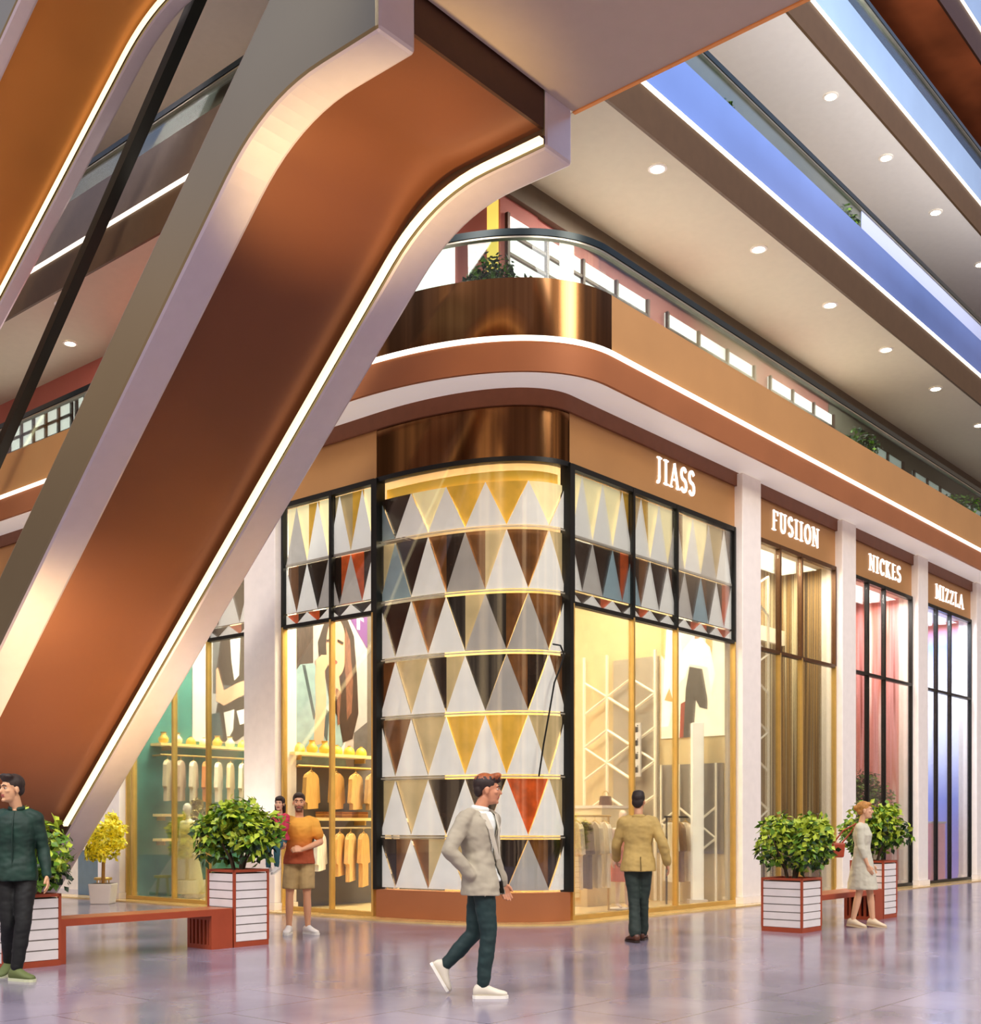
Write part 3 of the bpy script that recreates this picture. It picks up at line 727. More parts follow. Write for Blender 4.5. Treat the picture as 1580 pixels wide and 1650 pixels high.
# the sheet faces the window corner: u runs from the deep end (left photo side is nearer the glass)
fnW = lambda a, c, z: onp(p0, d, mB + a, -.0 - c, zBot + z)
def ellp(cx, cy, rx, ry, a0=0, a1=360, n=20): return arc(cx, cy, rx, ry, a0, a1, n)
shapes = [(1, [(0, .45), (.3, .45), (.3, 1), (0, 1)]), (5, [(.72, 1), (1, .78), (1, 1)]), (9, [(.86, .9), (.9, .9), (.9, .97), (.95, .955), (.95, .975), (.9, 1), (.86, .985)]), (8, [(.82, 0), (1, 0), (1, .3), (.82, .22)]),
          (3, [(.62, .98), (.74, .95), (.82, .85), (.86, .6), (.88, .35), (.8, .18), (.62, .14), (.45, .3), (.46, .5), (.38, .62), (.36, .78), (.44, .91), (.54, .98)]),
          (2, ellp(.59, .76, .13, .19)), (2, [(.5, .6), (.62, .58), (.66, .45), (.5, .44)]),
          (4, [(.04, .3), (.05, .55), (.14, .62), (.3, .64), (.45, .55), (.5, .4), (.62, .3), (.72, .0), (.08, 0)]),
          (7, [(.16, .62), (.2, .62), (.33, .3), (.3, .28)]), (7, [(.42, .2), (.46, .36), (.5, .34), (.47, .14)]),
          (2, [(.3, .12), (.42, .14), (.46, .42), (.44, .6), (.5, .66), (.47, .7), (.4, .7), (.33, .66), (.32, .55), (.33, .4)]),
          (2, [(.43, .66), (.53, .69), (.53, .71), (.42, .70)]), (2, [(.42, .63), (.52, .66), (.52, .68), (.42, .67)]),
          (3, [(.46, .8), (.53, .815), (.53, .8), (.47, .785)]), (3, [(.6, .815), (.68, .8), (.67, .785), (.6, .8)]), (10, ellp(.565, .665, .035, .014, n=10)),
          (6, [(.7, .9), (.76, .82), (.8, .55), (.78, .35), (.7, .28), (.68, .5), (.7, .7)]), (6, [(.58, .5), (.64, .48), (.66, .28), (.6, .26)]), (3, [(.66, .6), (.7, .6), (.72, .3), (.66, .2), (.62, .3)]),
          (9, [(.62, .1), (.7, .16), (.66, .06)])]
poster('tall poster of a long-haired woman in a pale denim shirt touching her cheek', fnW, shapes, mA - mB, zTop - zBot, pm)
mA1, zA1 = hit(338, 1196, p1, d1); mB1, _ = hit(406, 1196, p1, d1); zT1 = hit(370, 1000, p1, d1)[1] + .3
fnM = lambda a, c, z: onp(p1, d1, mA1 + a, -c, zA1 + z)
shapes = [(8, [(.05, .35), (1, .35), (1, 1), (.05, 1)]), (3, [(.12, .5), (.3, .9), (.45, 1), (.85, 1), (1, .85), (1, .5), (.7, .42), (.3, .42)]), (2, ellp(.58, .9, .14, .11)), (9, [(.45, .78), (.7, .8), (.66, .5), (.55, .46), (.48, .6)]),
          (3, [(0, .0), (.15, .28), (.6, .34), (1, .36), (1, .12), (.6, .02)]), (2, [(.12, .52), (.16, .54), (.3, .38), (.6, .44), (1, .5), (1, .4), (.6, .33), (.3, .27), (.12, .3)]), (9, [(.3, .22), (.55, .25), (.52, .1), (.38, .02), (.34, .12)]), (9, [(.6, .24), (1, .28), (1, .18), (.68, .14)]), (7, [(0, 0), (0, .2), (.2, .22), (.28, .05), (.2, 0)])]
poster('grey toned poster of a man with crossed arms behind the left shop window', fnM, shapes, mB1 - mA1, zT1 - zA1, pm)
mw0 = hit(309, 0, p1, d1)[0]
b = MB(); b.fr(lambda a, c, z: onp(p1, d1, a, -c, z), mw0, mA1 - .02, 0, .025, zA1, zT1); tag(b.build('white_panel', pm[9]), 'plain white wall panel left of the grey toned man poster', 'panel')
# poster on the right partition
mA2, zB2 = hit(1168, 1185, p0R, dR_); mB2, _ = hit(1066, 1185, p0R, dR_); zT2 = hit(1110, 1010, p0R, dR_)[1] + .2
fnR = lambda a, c, z: onp(p0R, dR_, mB2 - a, c, zB2 + z)
pm2 = [mat('poster_bright', '#f6efdc', .5, emit=.3), mat('poster_cream', '#fffdf4', .5, emit=.5), mat('poster_charcoal', '#56524e', .5, var=.15), pm[2], mat('poster_tan', '#d8b070', .5), mat('poster_rust', '#a05040', .5), pm[3]]
shapes = [(4, [(0, .7), (.2, .55), (.25, 1), (0, 1)]), (1, [(.0, .1), (.12, .1), (.35, .55), (.3, 1), (.1, 1)]), (4, [(.72, .6), (.8, .6), (.84, 1), (.7, 1)]), (5, [(.3, 0), (.4, 0), (.4, .3), (.32, .28)]),
          (2, [(.36, 0), (.52, 0), (.56, .3), (.62, .24), (.74, .22), (.74, .3), (.66, .55), (.46, .58), (.4, .4)]), (1, [(.36, .72), (.52, .82), (.62, .82), (.78, .72), (.86, .5), (.8, .35), (.74, .56), (.46, .6), (.4, .5), (.3, .45), (.3, .6)]),
          (3, ellp(.58, .9, .07, .09)), (6, ellp(.56, .97, .07, .05, n=12)), (3, [(.54, .8), (.62, .8), (.61, .86), (.55, .86)]), (4, [(.06, .32), (.2, .3), (.14, .42)])]
poster('bright poster of a figure in white top and charcoal trousers, corner shop right side', fnR, shapes, mB2 - mA2, zT2 - zB2, pm2)
# upright sign strip with small letter marks
ms, zs0 = hit(1036, 1252, p0R, dR_); zs1 = hit(1036, 1166, p0R, dR_)[1]
th = thing('vertical_sign', 'narrow white vertical sign strip with small dark marks inside the corner shop', 'sign', onp(p0R, dR_, ms, .2, zs0))
b = MB(); b.fr(lambda a, c, z: onp(p0R, dR_, a, c, z), ms - .08, ms + .08, .18, .22, zs0, zs1); b.build('board', pm[9], th)
for i in range(4):
    b = MB(); zc_ = zs1 - (i + .5) * (zs1 - zs0) / 4
    b.fr(lambda a_, c, z: onp(p0R, dR_, a_, c, z), ms - .035, ms + .035, .221, .226, zc_ - .05, zc_ + .05)
    b.fr(lambda a_, c, z: onp(p0R, dR_, a_, c, z), ms - .035, ms - .01, .221, .226, zc_ + .06, zc_ + .08)
    b.build('mark', M_black, th)

# ------------------------------------------------------------------ clothes on rails
def garment_mesh(long_=.75, wide=.24, sleeves=True):
    out = [(-.05, .0), (-.10, -.015), (-wide * .8, -.05), (-wide, -.10)]
    if sleeves: out += [(-wide - .06, -.5), (-wide + .04, -.52), (-wide + .05, -.2)]
    out += [(-wide + .03, -long_), (wide - .03, -long_ + .02)]
    if sleeves: out += [(wide - .05, -.2), (wide - .04, -.52), (wide + .06, -.5)]
    out += [(wide, -.10), (wide * .8, -.05), (.10, -.015), (.05, 0), (0, -.05)]
    b = MB(); b.prism(out, lambda a, z, c: V((a, c, z)), -.035, .035); return b
GM = {}
def garment(kind, col, label, loc, rz, group, long_=.75, wide=.24, sleeves=True):
    key = (kind, col)
    if key not in GM:
        th = thing(kind, label, 'clothing', loc, rz, group, local=True)
        garment_mesh(long_, wide, sleeves).build('cloth', mat('cloth_' + col.strip('#'), col, .8, var=.15, scale=12, stretch=(4, 4, .6)), th, bevel=.02)
        b = MB(); b.chain([(-.17, 0, -.03), (0, 0, .03), (.17, 0, -.03)], [.008] * 3, 5); b.chain([(0, 0, .03), (0, 0, .075), (.02, 0, .095), (.035, 0, .075)], [.005] * 4, 5)
        b.build('hanger', M_gold, th); GM[key] = th; return th
    return dup(GM[key], loc, rz, label, group)
def rail(label, pts, r=.018, m=None, posts=None):
    th = thing('clothes_rail', label, 'clothes rail', (pts[0] + pts[-1]) / 2)
    b = MB(); b.chain(pts, [r] * len(pts), 8); b.build('tube', m or M_gold, th)
    if posts:
        for q in posts: b = MB(); b.chain(q, [r] * len(q), 8); b.build('bracket', m or M_gold, th)
    return th
aL = math.atan2(-nl.y, -nl.x)
# left shop: shelf, rail and row of clothes along the teal wall
def shelf(name, label, p0, d, m0, m1, z, depth, m, sgn=-1):
    th = thing(name, label, 'shelf', onp(p0, d, (m0 + m1) / 2, 0, z))
    b = MB(); b.fr(lambda a, c, zz: onp(p0, d, a, sgn * c, zz), m0, m1, .0, depth, z - .05, z); b.build('board', m, th)
    for k in (.1, .9):
        b = MB(); a = m0 + (m1 - m0) * k; b.fr(lambda a_, c, zz: onp(p0, d, a_, sgn * c, zz), a - .015, a + .015, 0, depth * .8, z - .13, z - .05); b.build('bracket', M_gold, th)
    return th
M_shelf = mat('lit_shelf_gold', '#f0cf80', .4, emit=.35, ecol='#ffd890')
zsh = hit(330, 1203, p1, d1)[1]
shelf('wall_shelf', 'golden wall shelf with a row of small pots, left shop', p1, d1, .45, 3.0, zsh, .34, M_shelf)
def pot(label, loc, group, m, kind=0):
    key = ('pot', kind, m.name)
    if key not in GM:
        th = thing('ornament', label, 'ornament', loc, 0, group, local=True)
        prof = [(.0, .05), (.03, .09), (.09, .10), (.14, .06), (.16, .045), (.2, .05)] if kind == 0 else [(0, .09), (.02, .1), (.06, .095), (.10, .08), (.13, .05), (.145, .02)]
        b = MB(); b.loft([[V((r * math.cos(a * PI / 7), r * math.sin(a * PI / 7), z)) for a in range(14)] for z, r in prof]); b.build('bowl' if kind else 'vase', m, th, smooth=True)
        b = MB(); b.loft([[V((r * math.cos(a * PI / 7), r * math.sin(a * PI / 7), z)) for a in range(14)] for z, r in ((prof[-1][0] - .004, prof[-1][1] + .004), (prof[-1][0] + .014, prof[-1][1] + .008), (prof[-1][0] + .018, prof[-1][1] * .5))]); b.build('rim', M_gold, th)
        GM[key] = th; return th
    return dup(GM[key], loc, 0, label, group)
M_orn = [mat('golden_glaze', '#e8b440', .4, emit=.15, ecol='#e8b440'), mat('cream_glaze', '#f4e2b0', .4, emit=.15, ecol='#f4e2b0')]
for i in range(8):
    k = .6 + i * .31
    pot('small ornament, %s from the left on the golden shelf of the left shop' % ordn[i], onp(p1, d1, k, -.2, zsh + .001), 'ornaments on the left shop shelf', M_orn[i % 2], (i // 2) % 2)
zr1 = hit(330, 1222, p1, d1)[1]
rail('thin golden clothes rail under the pot shelf, left shop', [onp(p1, d1, .4, -.42, zr1), onp(p1, d1, 3.1, -.42, zr1)], posts=[[onp(p1, d1, k, -.42, zr1), onp(p1, d1, k, .0, zr1)] for k in (.5, 2.0, 3.0)])
cols = ['#c8b896', '#c4a890', '#e8dcc0', '#d8863c', '#f2e8d0', '#e6c898', '#d8c8b0', '#a8735a', '#8a5a4a']
for i, c in enumerate(cols):
    garment('hanging_shirt', c, 'hanging garment, %s from the left on the rail under the pot shelf' % (ordn + ['ninth'])[i], onp(p1, d1, .55 + i * .29, -.42, zr1 - .095), aL + .75, 'clothes on the left shop rail', .78, .24)
# lower shelves
for k, z in enumerate((1.62, 1.15)):
    shelf('wall_shelf', ['gold display shelf under the hanging clothes, left shop', 'narrow gold shelf just above the left shop counter'][k], p1, d1, .5, 1.5, z, .3, M_shelf)
garment('hanging_vest', '#e8dcb8', 'cream sleeveless top hanging below the narrow gold shelf, left shop', onp(p1, d1, 1.15, -.36, 1.02), aL + .3, None, .62, .2, False)

# corner shop, woman-poster wall: shelf, rail, coats, lower shelf and rail, tiered stand
zs2 = hit(520, 1216, p0, d)[1]
shelf('wall_shelf', 'golden shelf across the foot of the woman poster', p0, d, .15, 1.95, zs2, .34, M_shelf)
for i in range(6):
    pot('small golden ornament, %s from the left on the shelf below the woman poster' % ordn[i], onp(p0, d, .35 + i * .28, -.2, zs2 + .001), 'ornaments below the woman poster', M_orn[0], [1, 0, 0, 1, 1, 1][i])
zr2 = hit(520, 1238, p0, d)[1]
rail('gold clothes rail carrying tan coats under the woman poster', [onp(p0, d, .15, -.42, zr2), onp(p0, d, 2.0, -.42, zr2)], posts=[[onp(p0, d, k, -.42, zr2), onp(p0, d, k, .0, zr2)] for k in (.3, 1.8)])
for i, (c, k) in enumerate((('#c89a50', .42), ('#b98a48', .98), ('#c9a05c', 1.42), ('#a88858', 1.8))):
    garment('hanging_coat', c, 'tan coat, %s from the left on the rail under the woman poster' % ordn[i], onp(p0, d, k, -.42, zr2 - .095), aL + .45, 'tan coats under the woman poster', .62, .25)
zs3 = hit(560, 1318, p0, d)[1]
shelf('wall_shelf', 'gold shelf with folded stacks beside the man holding a child', p0, d, .3, 1.95, zs3, .34, M_shelf)
for i in range(3):
    th = thing('folded_clothes', 'folded brown stack, %s from the left on the shelf beside the man holding a child' % ordn[i], 'clothes stack', onp(p0, d, .95 + i * .38, -.18, zs3), group='folded stacks on the gold shelf')
    for q in range(3):
        b = MB(); b.fr(lambda a, c, zz: onp(p0, d, a, -c, zz), .83 + i * .38, 1.07 + i * .38, .05, .3, zs3 + .001 + q * .035, zs3 + .034 + q * .035); b.build('layer', mat('cloth_fold%d' % q, ['#b07838', '#c98e48', '#a86a30'][q], .8), th, bevel=.01)
zr3 = hit(560, 1334, p0, d)[1]
rail('pale steel clothes rail below the folded stacks', [onp(p0, d, .3, -.42, zr3), onp(p0, d, 1.95, -.42, zr3)], .014, mat('pale_steel', '#b9b3a2', .3, .8), posts=[[onp(p0, d, k, -.42, zr3), onp(p0, d, k, .0, zr3)] for k in (.4, 1.85)])
for i, (c, k) in enumerate((('#ece6dc', .62), ('#d8a860', 1.05), ('#e0b878', 1.3), ('#caa060', 1.6))):
    garment('hanging_shirt', c, '%s garment from the left on the low rail by the man holding a child' % ordn[i], onp(p0, d, k, -.42, zr3 - .095), aL + .5, 'clothes on the low rail of the corner shop', .62 + .1 * i, .2)
# tiered white stand right of that
g0 = L(.35, -.75, .03)
th = thing('display_stand', 'white tiered display stand beside the rounded corner window', 'display stand', g0)
b = MB(); b.chain([g0 + V((0, 0, 0)), g0 + V((0, 0, 1.42))], [.05, .05], 10, round_=False); b.build('post', M_soffit, th)
for z in (.12, .62, 1.06, 1.42):
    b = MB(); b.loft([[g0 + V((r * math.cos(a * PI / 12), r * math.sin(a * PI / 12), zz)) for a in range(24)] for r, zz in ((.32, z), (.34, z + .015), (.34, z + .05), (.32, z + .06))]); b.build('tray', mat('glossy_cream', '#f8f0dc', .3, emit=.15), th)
def bag(label, loc, rz, group, col):
    key = ('bag', col)
    if key not in GM:
        th = thing('handbag', label, 'bag', loc, rz, group, local=True)
        b = MB(); b.prism([(-.13, 0), (.13, 0), (.10, .17), (-.10, .17)], lambda a, z, c: V((a, c, z)), -.05, .05); b.build('pouch', mat('leather' + col.strip('#'), col, .5, var=.2), th, bevel=.02)
        b = MB(); b.chain([(.07 * math.cos(PI * k / 8), 0, .165 + .09 * math.sin(PI * k / 8)) for k in range(9)], [.008] * 9, 6); b.build('handle', M_gold, th); GM[key] = th; return th
    return dup(GM[key], loc, rz, label, group)
for i, z in enumerate((.18, .68, 1.12)):
    bag('small cream handbag on the %s tray of the white tiered stand' % ['lowest', 'middle', 'upper'][i], g0 + V((-.19, -.14, z + .001)), .3, 'bags on the tiered stand', ['#c8965a', '#e6d6b0', '#e6d6b0'][i])

# right side of the corner shop: low racks with patterned clothes, table, boxes
for k, (t, w) in enumerate(((tR(945, -.7) + .1, -.7), (tR(1098, -.8), -.8))):
    q = R(t, w, 0)
    rail(['low gold clothes rack just right of the rounded corner', 'low black clothes rack near the cream pillar in the corner shop'][k], [R(t - .55, w, 1.55), R(t + .55, w, 1.55)], .018, [M_gold, M_black][k],
         posts=[[R(t + s * .5, w, .035), R(t + s * .5, w, 1.55)] for s in (-1, 1)])
    for i in range(4):
        c = [['#e8d8c0', '#5a4034', '#c8b89c', '#f0e6d0'], ['#f4ead8', '#8a6a4c', '#efe4d4', '#d8a070']][k][i]
        garment('hanging_dress', c, ('%s patterned garment on the low gold rack right of the rounded corner' if k == 0 else '%s garment on the low black rack near the cream pillar') % ordn[i], R(t - .38 + i * .25, w, 1.455), FA + 1.1, ['garments on the low gold rack', 'garments on the low black rack'][k], 1.05, .2)
def crate(name, label, fn, t0, t1, w0, w1, z0, z1, m):
    th = thing(name, label, 'display plinth', fn((t0 + t1) / 2, (w0 + w1) / 2, z0))
    b = MB(); b.fr(fn, t0, t1, w0, w1, z0, z1 - .05); b.build('block', m, th, bevel=.01)
    b = MB(); b.fr(fn, t0 - .02, t1 + .02, w0 - .02, w1 + .02, z1 - .049, z1); b.build('top', M_soffit, th)
crate('display_plinth', 'cream display plinth behind the man in the tan blazer', R, tR(952, -1.9) - .1, tR(952, -1.9) + .75, -2.2, -1.6, .03, 1.75, mat('pale_plinth', '#e6d6b0', .5))
crate('display_plinth', 'low cream display plinth near the right partition of the corner shop', R, 2.4, 3.1, -2.0, -1.4, .03, .9, M_shopwall)
bag('dark brown handbag standing on the tall cream plinth', R(tR(952, -1.9) + .3, -1.8, 1.752), .6, None, '#5a3626')
bag('tan handbag standing on the low cream plinth', R(2.75, -1.7, .902), .9, None, '#b8743c')
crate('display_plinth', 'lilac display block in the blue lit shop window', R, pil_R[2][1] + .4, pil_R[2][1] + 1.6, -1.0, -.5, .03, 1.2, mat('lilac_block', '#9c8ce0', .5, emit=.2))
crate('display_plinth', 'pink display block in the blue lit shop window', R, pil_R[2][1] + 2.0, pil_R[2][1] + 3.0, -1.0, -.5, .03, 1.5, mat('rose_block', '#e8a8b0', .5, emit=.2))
cq = onp(p0R, dR_, hit(1123, 0, p0R + V((-dR_.y, dR_.x)) * .3, dR_)[0], .3, .03)
b = MB(); b.box(cq.x - .1, cq.x + .1, cq.y - .1, cq.y + .1, .03, 3.2); th = thing('display_column', 'slim bright white display column in front of the bright poster', 'column', cq)
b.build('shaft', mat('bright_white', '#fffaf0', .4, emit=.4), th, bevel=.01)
b = MB(); b.box(cq.x - .16, cq.x + .16, cq.y - .16, cq.y + .16, .031, .10); b.build('base', M_soffit, th)
# grey counter at far left and gold stool
crate('counter', 'low blue grey counter behind the yellow topiary at far left', L, 7.6, 9.0, -.9, -.3, .0, .95, mat('blue_grey', '#6c8088', .5))
# cable on the inside of the rounded window
b = MB(); cab = [(868, 1250, .0), (876, 1200, 0), (885, 1150, 0), (893, 1100, 0), (903, 1075, 0), (909, 1055, 0), (903, 1040, 0), (892, 1038, 0)]
pts = []
for px, py, _ in cab:
    best = min((carc(u / 200, .12) for u in range(201)), key=lambda q: abs(pxx(q) - px)); pts.append(V((best.x, best.y, EYE + (HY - py) / F * best.y)))
b.chain(pts, [.014] * len(pts), 6); tag(b.build('hanging_cable', M_black), 'thin black looping cable on the right part of the rounded window', 'cable')

# ================================================================== planters, benches, shrubs
def leaf_quad(mb, c, d, n, ln, wd, mi):
    s = d.cross(n).normalized(); e = c + d * ln
    mb.add([c, c + d * ln * .45 + s * wd + n * wd * .3, e, c + d * ln * .45 - s * wd + n * wd * .3], [(0, 1, 2), (0, 2, 3)], mi)
def shrub(root, c, rx, rz_, n, ground_z, seed, size=.085, trunks=5, mats=M_leaf, weights=(5, 4, 3)):
    rnd = random.Random(seed); c = V(c)
    b = MB(); clumps = []
    for k in range(26):
        u = rnd.uniform(-.75, 1); a = rnd.uniform(0, 2 * PI); s = math.sqrt(max(0, 1 - u * u)); rr = rnd.uniform(.55, 1)
        clumps.append((V((math.cos(a) * s * rx * rr * .85, math.sin(a) * s * rx * rr * .85, u * rz_ * rr * .85)), rnd.uniform(.26, .4) * rx))
    for k in range(n):
        cc, cr = rnd.choice(clumps); dv = V((rnd.gauss(0, 1), rnd.gauss(0, 1), rnd.gauss(.25, 1))).normalized()
        p = c + cc + dv * cr * rnd.uniform(.6, 1.05)
        if p.z < ground_z + .1: continue
        nn = (dv + V((rnd.gauss(0, .4), rnd.gauss(0, .4), rnd.gauss(.4, .4)))).normalized()
        d_ = nn.orthogonal().normalized(); d_ = Matrix.Rotation(rnd.uniform(0, 2 * PI), 3, nn) @ d_; d_ = (d_ + V((0, 0, -.2)) + dv * .4).normalized()
        h = (p.z - c.z) / rz_
        w = list(weights); w[1] *= max(.15, .7 + h); w[2] *= max(.2, .9 - h)
        leaf_quad(b, p, d_, nn, size * rnd.uniform(.7, 1.25), size * .32, rnd.choices([0, 1, 2], w)[0])
    b.build('foliage', mats, root)
    for k in range(trunks):
        a = 2 * PI * k / trunks + rnd.uniform(-.4, .4); q = V((math.cos(a), math.sin(a), 0))
        b = MB(); b.chain([V((c.x, c.y, ground_z - .02)) + q * .05, V((c.x, c.y, ground_z + .14)) + q * .09, c + q * rx * .45 + V((0, 0, -.1 * rz_)), c + q * rx * .6 + V((0, 0, rz_ * .4))], [.018, .015, .011, .006], 6); b.build('stem', M_bark, root)
def planter(label, corner, s, h, glabel, seed, crown):
    """corner: the corner nearest the viewer; sides run along dr and dl"""
    cn = V((corner[0], corner[1]))
    def P(a, c, z): q = cn + dr * a + dl * c; return V((q.x, q.y, z))
    th = thing('planter', label, 'planter', P(s / 2, s / 2, 0), group='white slatted planters')
    b = MB(); b.fr(P, 0, s, 0, s, .0, .06); b.build('base', M_terra, th)
    b = MB(); b.fr(P, .02, s - .02, .02, s - .02, .06, h - .06); b.build('core', M_groove, th)
    b = MB(); n = max(6, round((h - .1) / .1)); hh = (h - .1) / n
    for i in range(n): b.fr(P, .006, s - .006, .006, s - .006, .065 + i * hh, .065 + (i + 1) * hh - .014)
    b.build('slats', M_slat, th)
    for a in (0, 1):
        for c in (0, 1):
            x, y = a * (s - .02), c * (s - .02); b = MB(); b.fr(P, x - .004, x + .024, y - .004, y + .024, .06, h); b.build('corner_post', M_terra, th)
    b = MB()
    for a0, a1, c0, c1 in ((0, s, 0, .03), (0, s, s - .03, s), (0, .03, .03, s - .03), (s - .03, s, .03, s - .03)): b.fr(P, a0 - .004 * (a0 == 0), a1 + .004 * (a1 == s), c0 - .004 * (c0 == 0), c1 + .004 * (c1 == s), h - .03, h)
    b.build('rim', M_terra, th)
    b = MB(); b.fr(P, .03, s - .03, .03, s - .03, h - .06, h - .04); b.build('soil', mat('soil', '#3a2a1c', .9, var=.3, scale=20), th)
    pt = P(s / 2, s / 2, h - .04)
    sh = thing('potted_shrub', glabel, 'shrub', pt)
    crx, crz, cz = crown
    shrub(sh, (pt.x, pt.y, cz), crx, crz, 1900, h - .04, seed, .105, 5, M_leaf, (5, 6, 2.5))
    return P
gA = ground(101, 1555); gB = ground(377, 1527); gC = ground(1292, 1504); gD = ground(1423, 1481)
gA = V((gA.x - .62 * dr.x, gA.y - .62 * dr.y, 0))
PA_ = planter('low white slatted planter with red trim behind the man in the green shirt', gA, .60, .72, 'leafy shrub growing in the planter behind the man in green', 1, (.56, .48, 1.10))
PB_ = planter('white slatted planter with red trim left of the man holding a child', gB, .50, .89, 'round leafy shrub in the planter left of the man holding a child', 2, (.50, .38, 1.28))
PC_ = planter('white slatted planter with red trim in front of the second lettered shop', gC, .58, .71, 'round leafy shrub in front of the second lettered shop', 3, (.55, .40, 1.13))
PD_ = planter('white slatted planter with red trim right of the woman in the pale dress', gD, .52, .87, 'round leafy shrub behind the woman in the pale dress', 4, (.50, .40, 1.30))
M_terra_top = mat('honey_red_seat', '#b8683a', .3)
def bench(label, P, sA, length, s2):
    """bench between two planters: runs along dr from the far side of the first planter"""
    th = thing('bench', label, 'bench', P(sA + length / 2, s2 / 2, 0), group='red slatted benches')
    b = MB(); n = 6
    for i in range(n): b.fr(P, sA + .02, sA + length - .02, .02 + i * (s2 - .04) / n, .02 + (i + 1) * (s2 - .04) / n - .012, .415, .455)
    b.build('seat_slats', M_terra_top, th)
    b = MB(); b.fr(P, sA + .012, sA + length - .012, .0, .03, .38, .45); b.fr(P, sA + .012, sA + length - .012, s2 - .03, s2, .38, .45); b.build('seat_rail', M_terra, th)
    for k in (0, 1):
        a = sA + .012 if k == 0 else sA + length - .30
        b = MB(); b.fr(P, a, a + (.07 if k == 0 else .29), 0, .05, 0, .38); b.fr(P, a, a + (.07 if k == 0 else .29), s2 - .05, s2, 0, .38)
        b.fr(P, a, a + .05, .05, s2 - .05, .0, .05); b.fr(P, a, a + .05, .05, s2 - .05, .33, .38)
        for i in range(5): y = .05 + (s2 - .1) * (i + .5) / 5; b.fr(P, a + .005, a + .045, y - .018, y + .018, .05, .33)
        b.build('leg_frame', M_terra, th)
        if k == 1:
            b = MB(); b.fr(P, a + .06, a + .28, .06, s2 - .06, .0, .37); b.build('dark_core', mat('dark_red_core', '#4a1c10', .7), th)
dAB = (V((gB.x, gB.y)) - V((gA.x, gA.y))); bench('red slatted bench between the two planters on the left', PB_, -(dAB.dot(dr) - .60) + .01, dAB.dot(dr) - .60 - .02, .46)
dCD = (V((gD.x, gD.y)) - V((gC.x, gC.y))); bench('red slatted bench between the two planters on the right, behind the woman', PD_, -(dCD.dot(dr) - .58) + .01, dCD.dot(dr) - .58 - .02, .48)

# yellow topiary trees at the far left
M_yleaf = [mat('leaf_gold', '#e4cc1c', .5, var=.3, scale=9, emit=.12), mat('leaf_lemon', '#f6e650', .5, var=.2, scale=9, emit=.15), mat('leaf_olive', '#a8a024', .5, var=.3, scale=9, emit=.05)]  # slight emission lifts the shaded leaves, as if light came through
def topiary(label, plabel, g, hpot, cz, rx, rz_, seed, m):
    th = thing('flower_pot', plabel, 'pot', g)
    b = MB(); b.prism([(-.17, 0), (.17, 0), (.21, hpot), (-.21, hpot)], lambda a, z, c: g + V((a, c, z)), -.19, .19); b.build('body', M_soffit, th, bevel=.015)
    b = MB(); b.box(g.x - .18, g.x + .18, g.y - .17, g.y + .17, g.z + hpot - .03, g.z + hpot + .004); b.build('soil', MATS['soil'], th)
    t2 = thing('topiary_tree', label, 'tree', g + V((0, 0, hpot + .004)))
    b = MB(); b.chain([g + V((0, 0, hpot)), g + V((.01, 0, cz - rz_ * .5))], [.035, .03], 8); b.build('trunk', mat('honey_bark', '#a87838', .8), t2)
    shrub(t2, g + V((0, 0, cz)), rx, rz_, 3000, g.z + hpot, seed, .085, 0, m, (4, 6, 2))
gt = ground(166, 1456)
topiary('yellow leaved topiary tree with oval crown beside the foot of the huge copper column', 'small white square pot under the yellow topiary tree', gt, .36, 1.22, .36, .56, 9, M_yleaf)
topiary('brownish tree built for the yellow topiary reflection in the left shop window', 'small white pot of the tree built for the reflection, left shop window', L(5.93, -.95, .03), .34, 1.35, .28, .52, 10, [mat('leaf_bronze', '#8a7a34', .5, var=.3), mat('leaf_tan', '#a8944a', .5, var=.3), M_leaf[0]])  # second tree built indoors in place of the one reflected in the glass
gs = L(6.55, .62, .0)
th = thing('stool', 'small gold stool right of the yellow topiary tree', 'stool', gs)
b = MB(); b.loft([[gs + V((r * math.cos(a * PI / 10), r * math.sin(a * PI / 10), z)) for a in range(20)] for r, z in ((.15, .40), (.16, .41), (.16, .44), (.15, .45))]); b.build('seat', M_gold, th)
for k in range(4):
    a = PI / 4 + k * PI / 2; b = MB(); b.chain([gs + V((.11 * math.cos(a), .11 * math.sin(a), .40)), gs + V((.16 * math.cos(a), .16 * math.sin(a), .012))], [.012, .01], 6); b.build('leg', M_gold, th)
# shrubs on the balconies
def balcony_shrub(label, P0, r, seed, trough=True):
    P0 = V(P0); th = thing('flower_pot', 'grey round pot of ' + label, 'pot', P0)
    b = MB(); b.loft([[P0 + V((rr * math.cos(a * PI / 9), rr * math.sin(a * PI / 9), z)) for a in range(18)] for rr, z in ((.20, 0), (.28, .1), (.30, .62), (.27, .66), (.24, .60))]); b.build('body', mat('grey_pot', '#8f8b84', .5), th, smooth=True)
    t2 = thing('balcony_shrub', label, 'shrub', P0 + V((0, 0, .62)))
    shrub(t2, P0 + V((0, 0, .98)), r, r * .8, 900, P0.z + .6, seed, .1, 4, [M_leaf[0], M_leaf[2], M_leaf[2]], (5, 3, 3))
def on_balcony(px, w, z): return R(tR(px, w), w, z)
cmid = cpath(.15, 0, 0, 60); cbest = min(cmid, key=lambda q: abs(pxx(q) - 800))
balcony_shrub('dark green shrub on the lowest balcony above the rounded corner', (cbest.x, cbest.y, 8.0), .48, 21)
balcony_shrub('green shrub on the lowest balcony at centre right', on_balcony(1375, .2, 8.0), .52, 22)
balcony_shrub('dark shrub on the lowest balcony near the right photo edge', on_balcony(1540, .2, 8.0), .55, 23)
balcony_shrub('dark green shrub behind the blue parapet, middle balcony', on_balcony(1338, .2, 12.18), .5, 24)
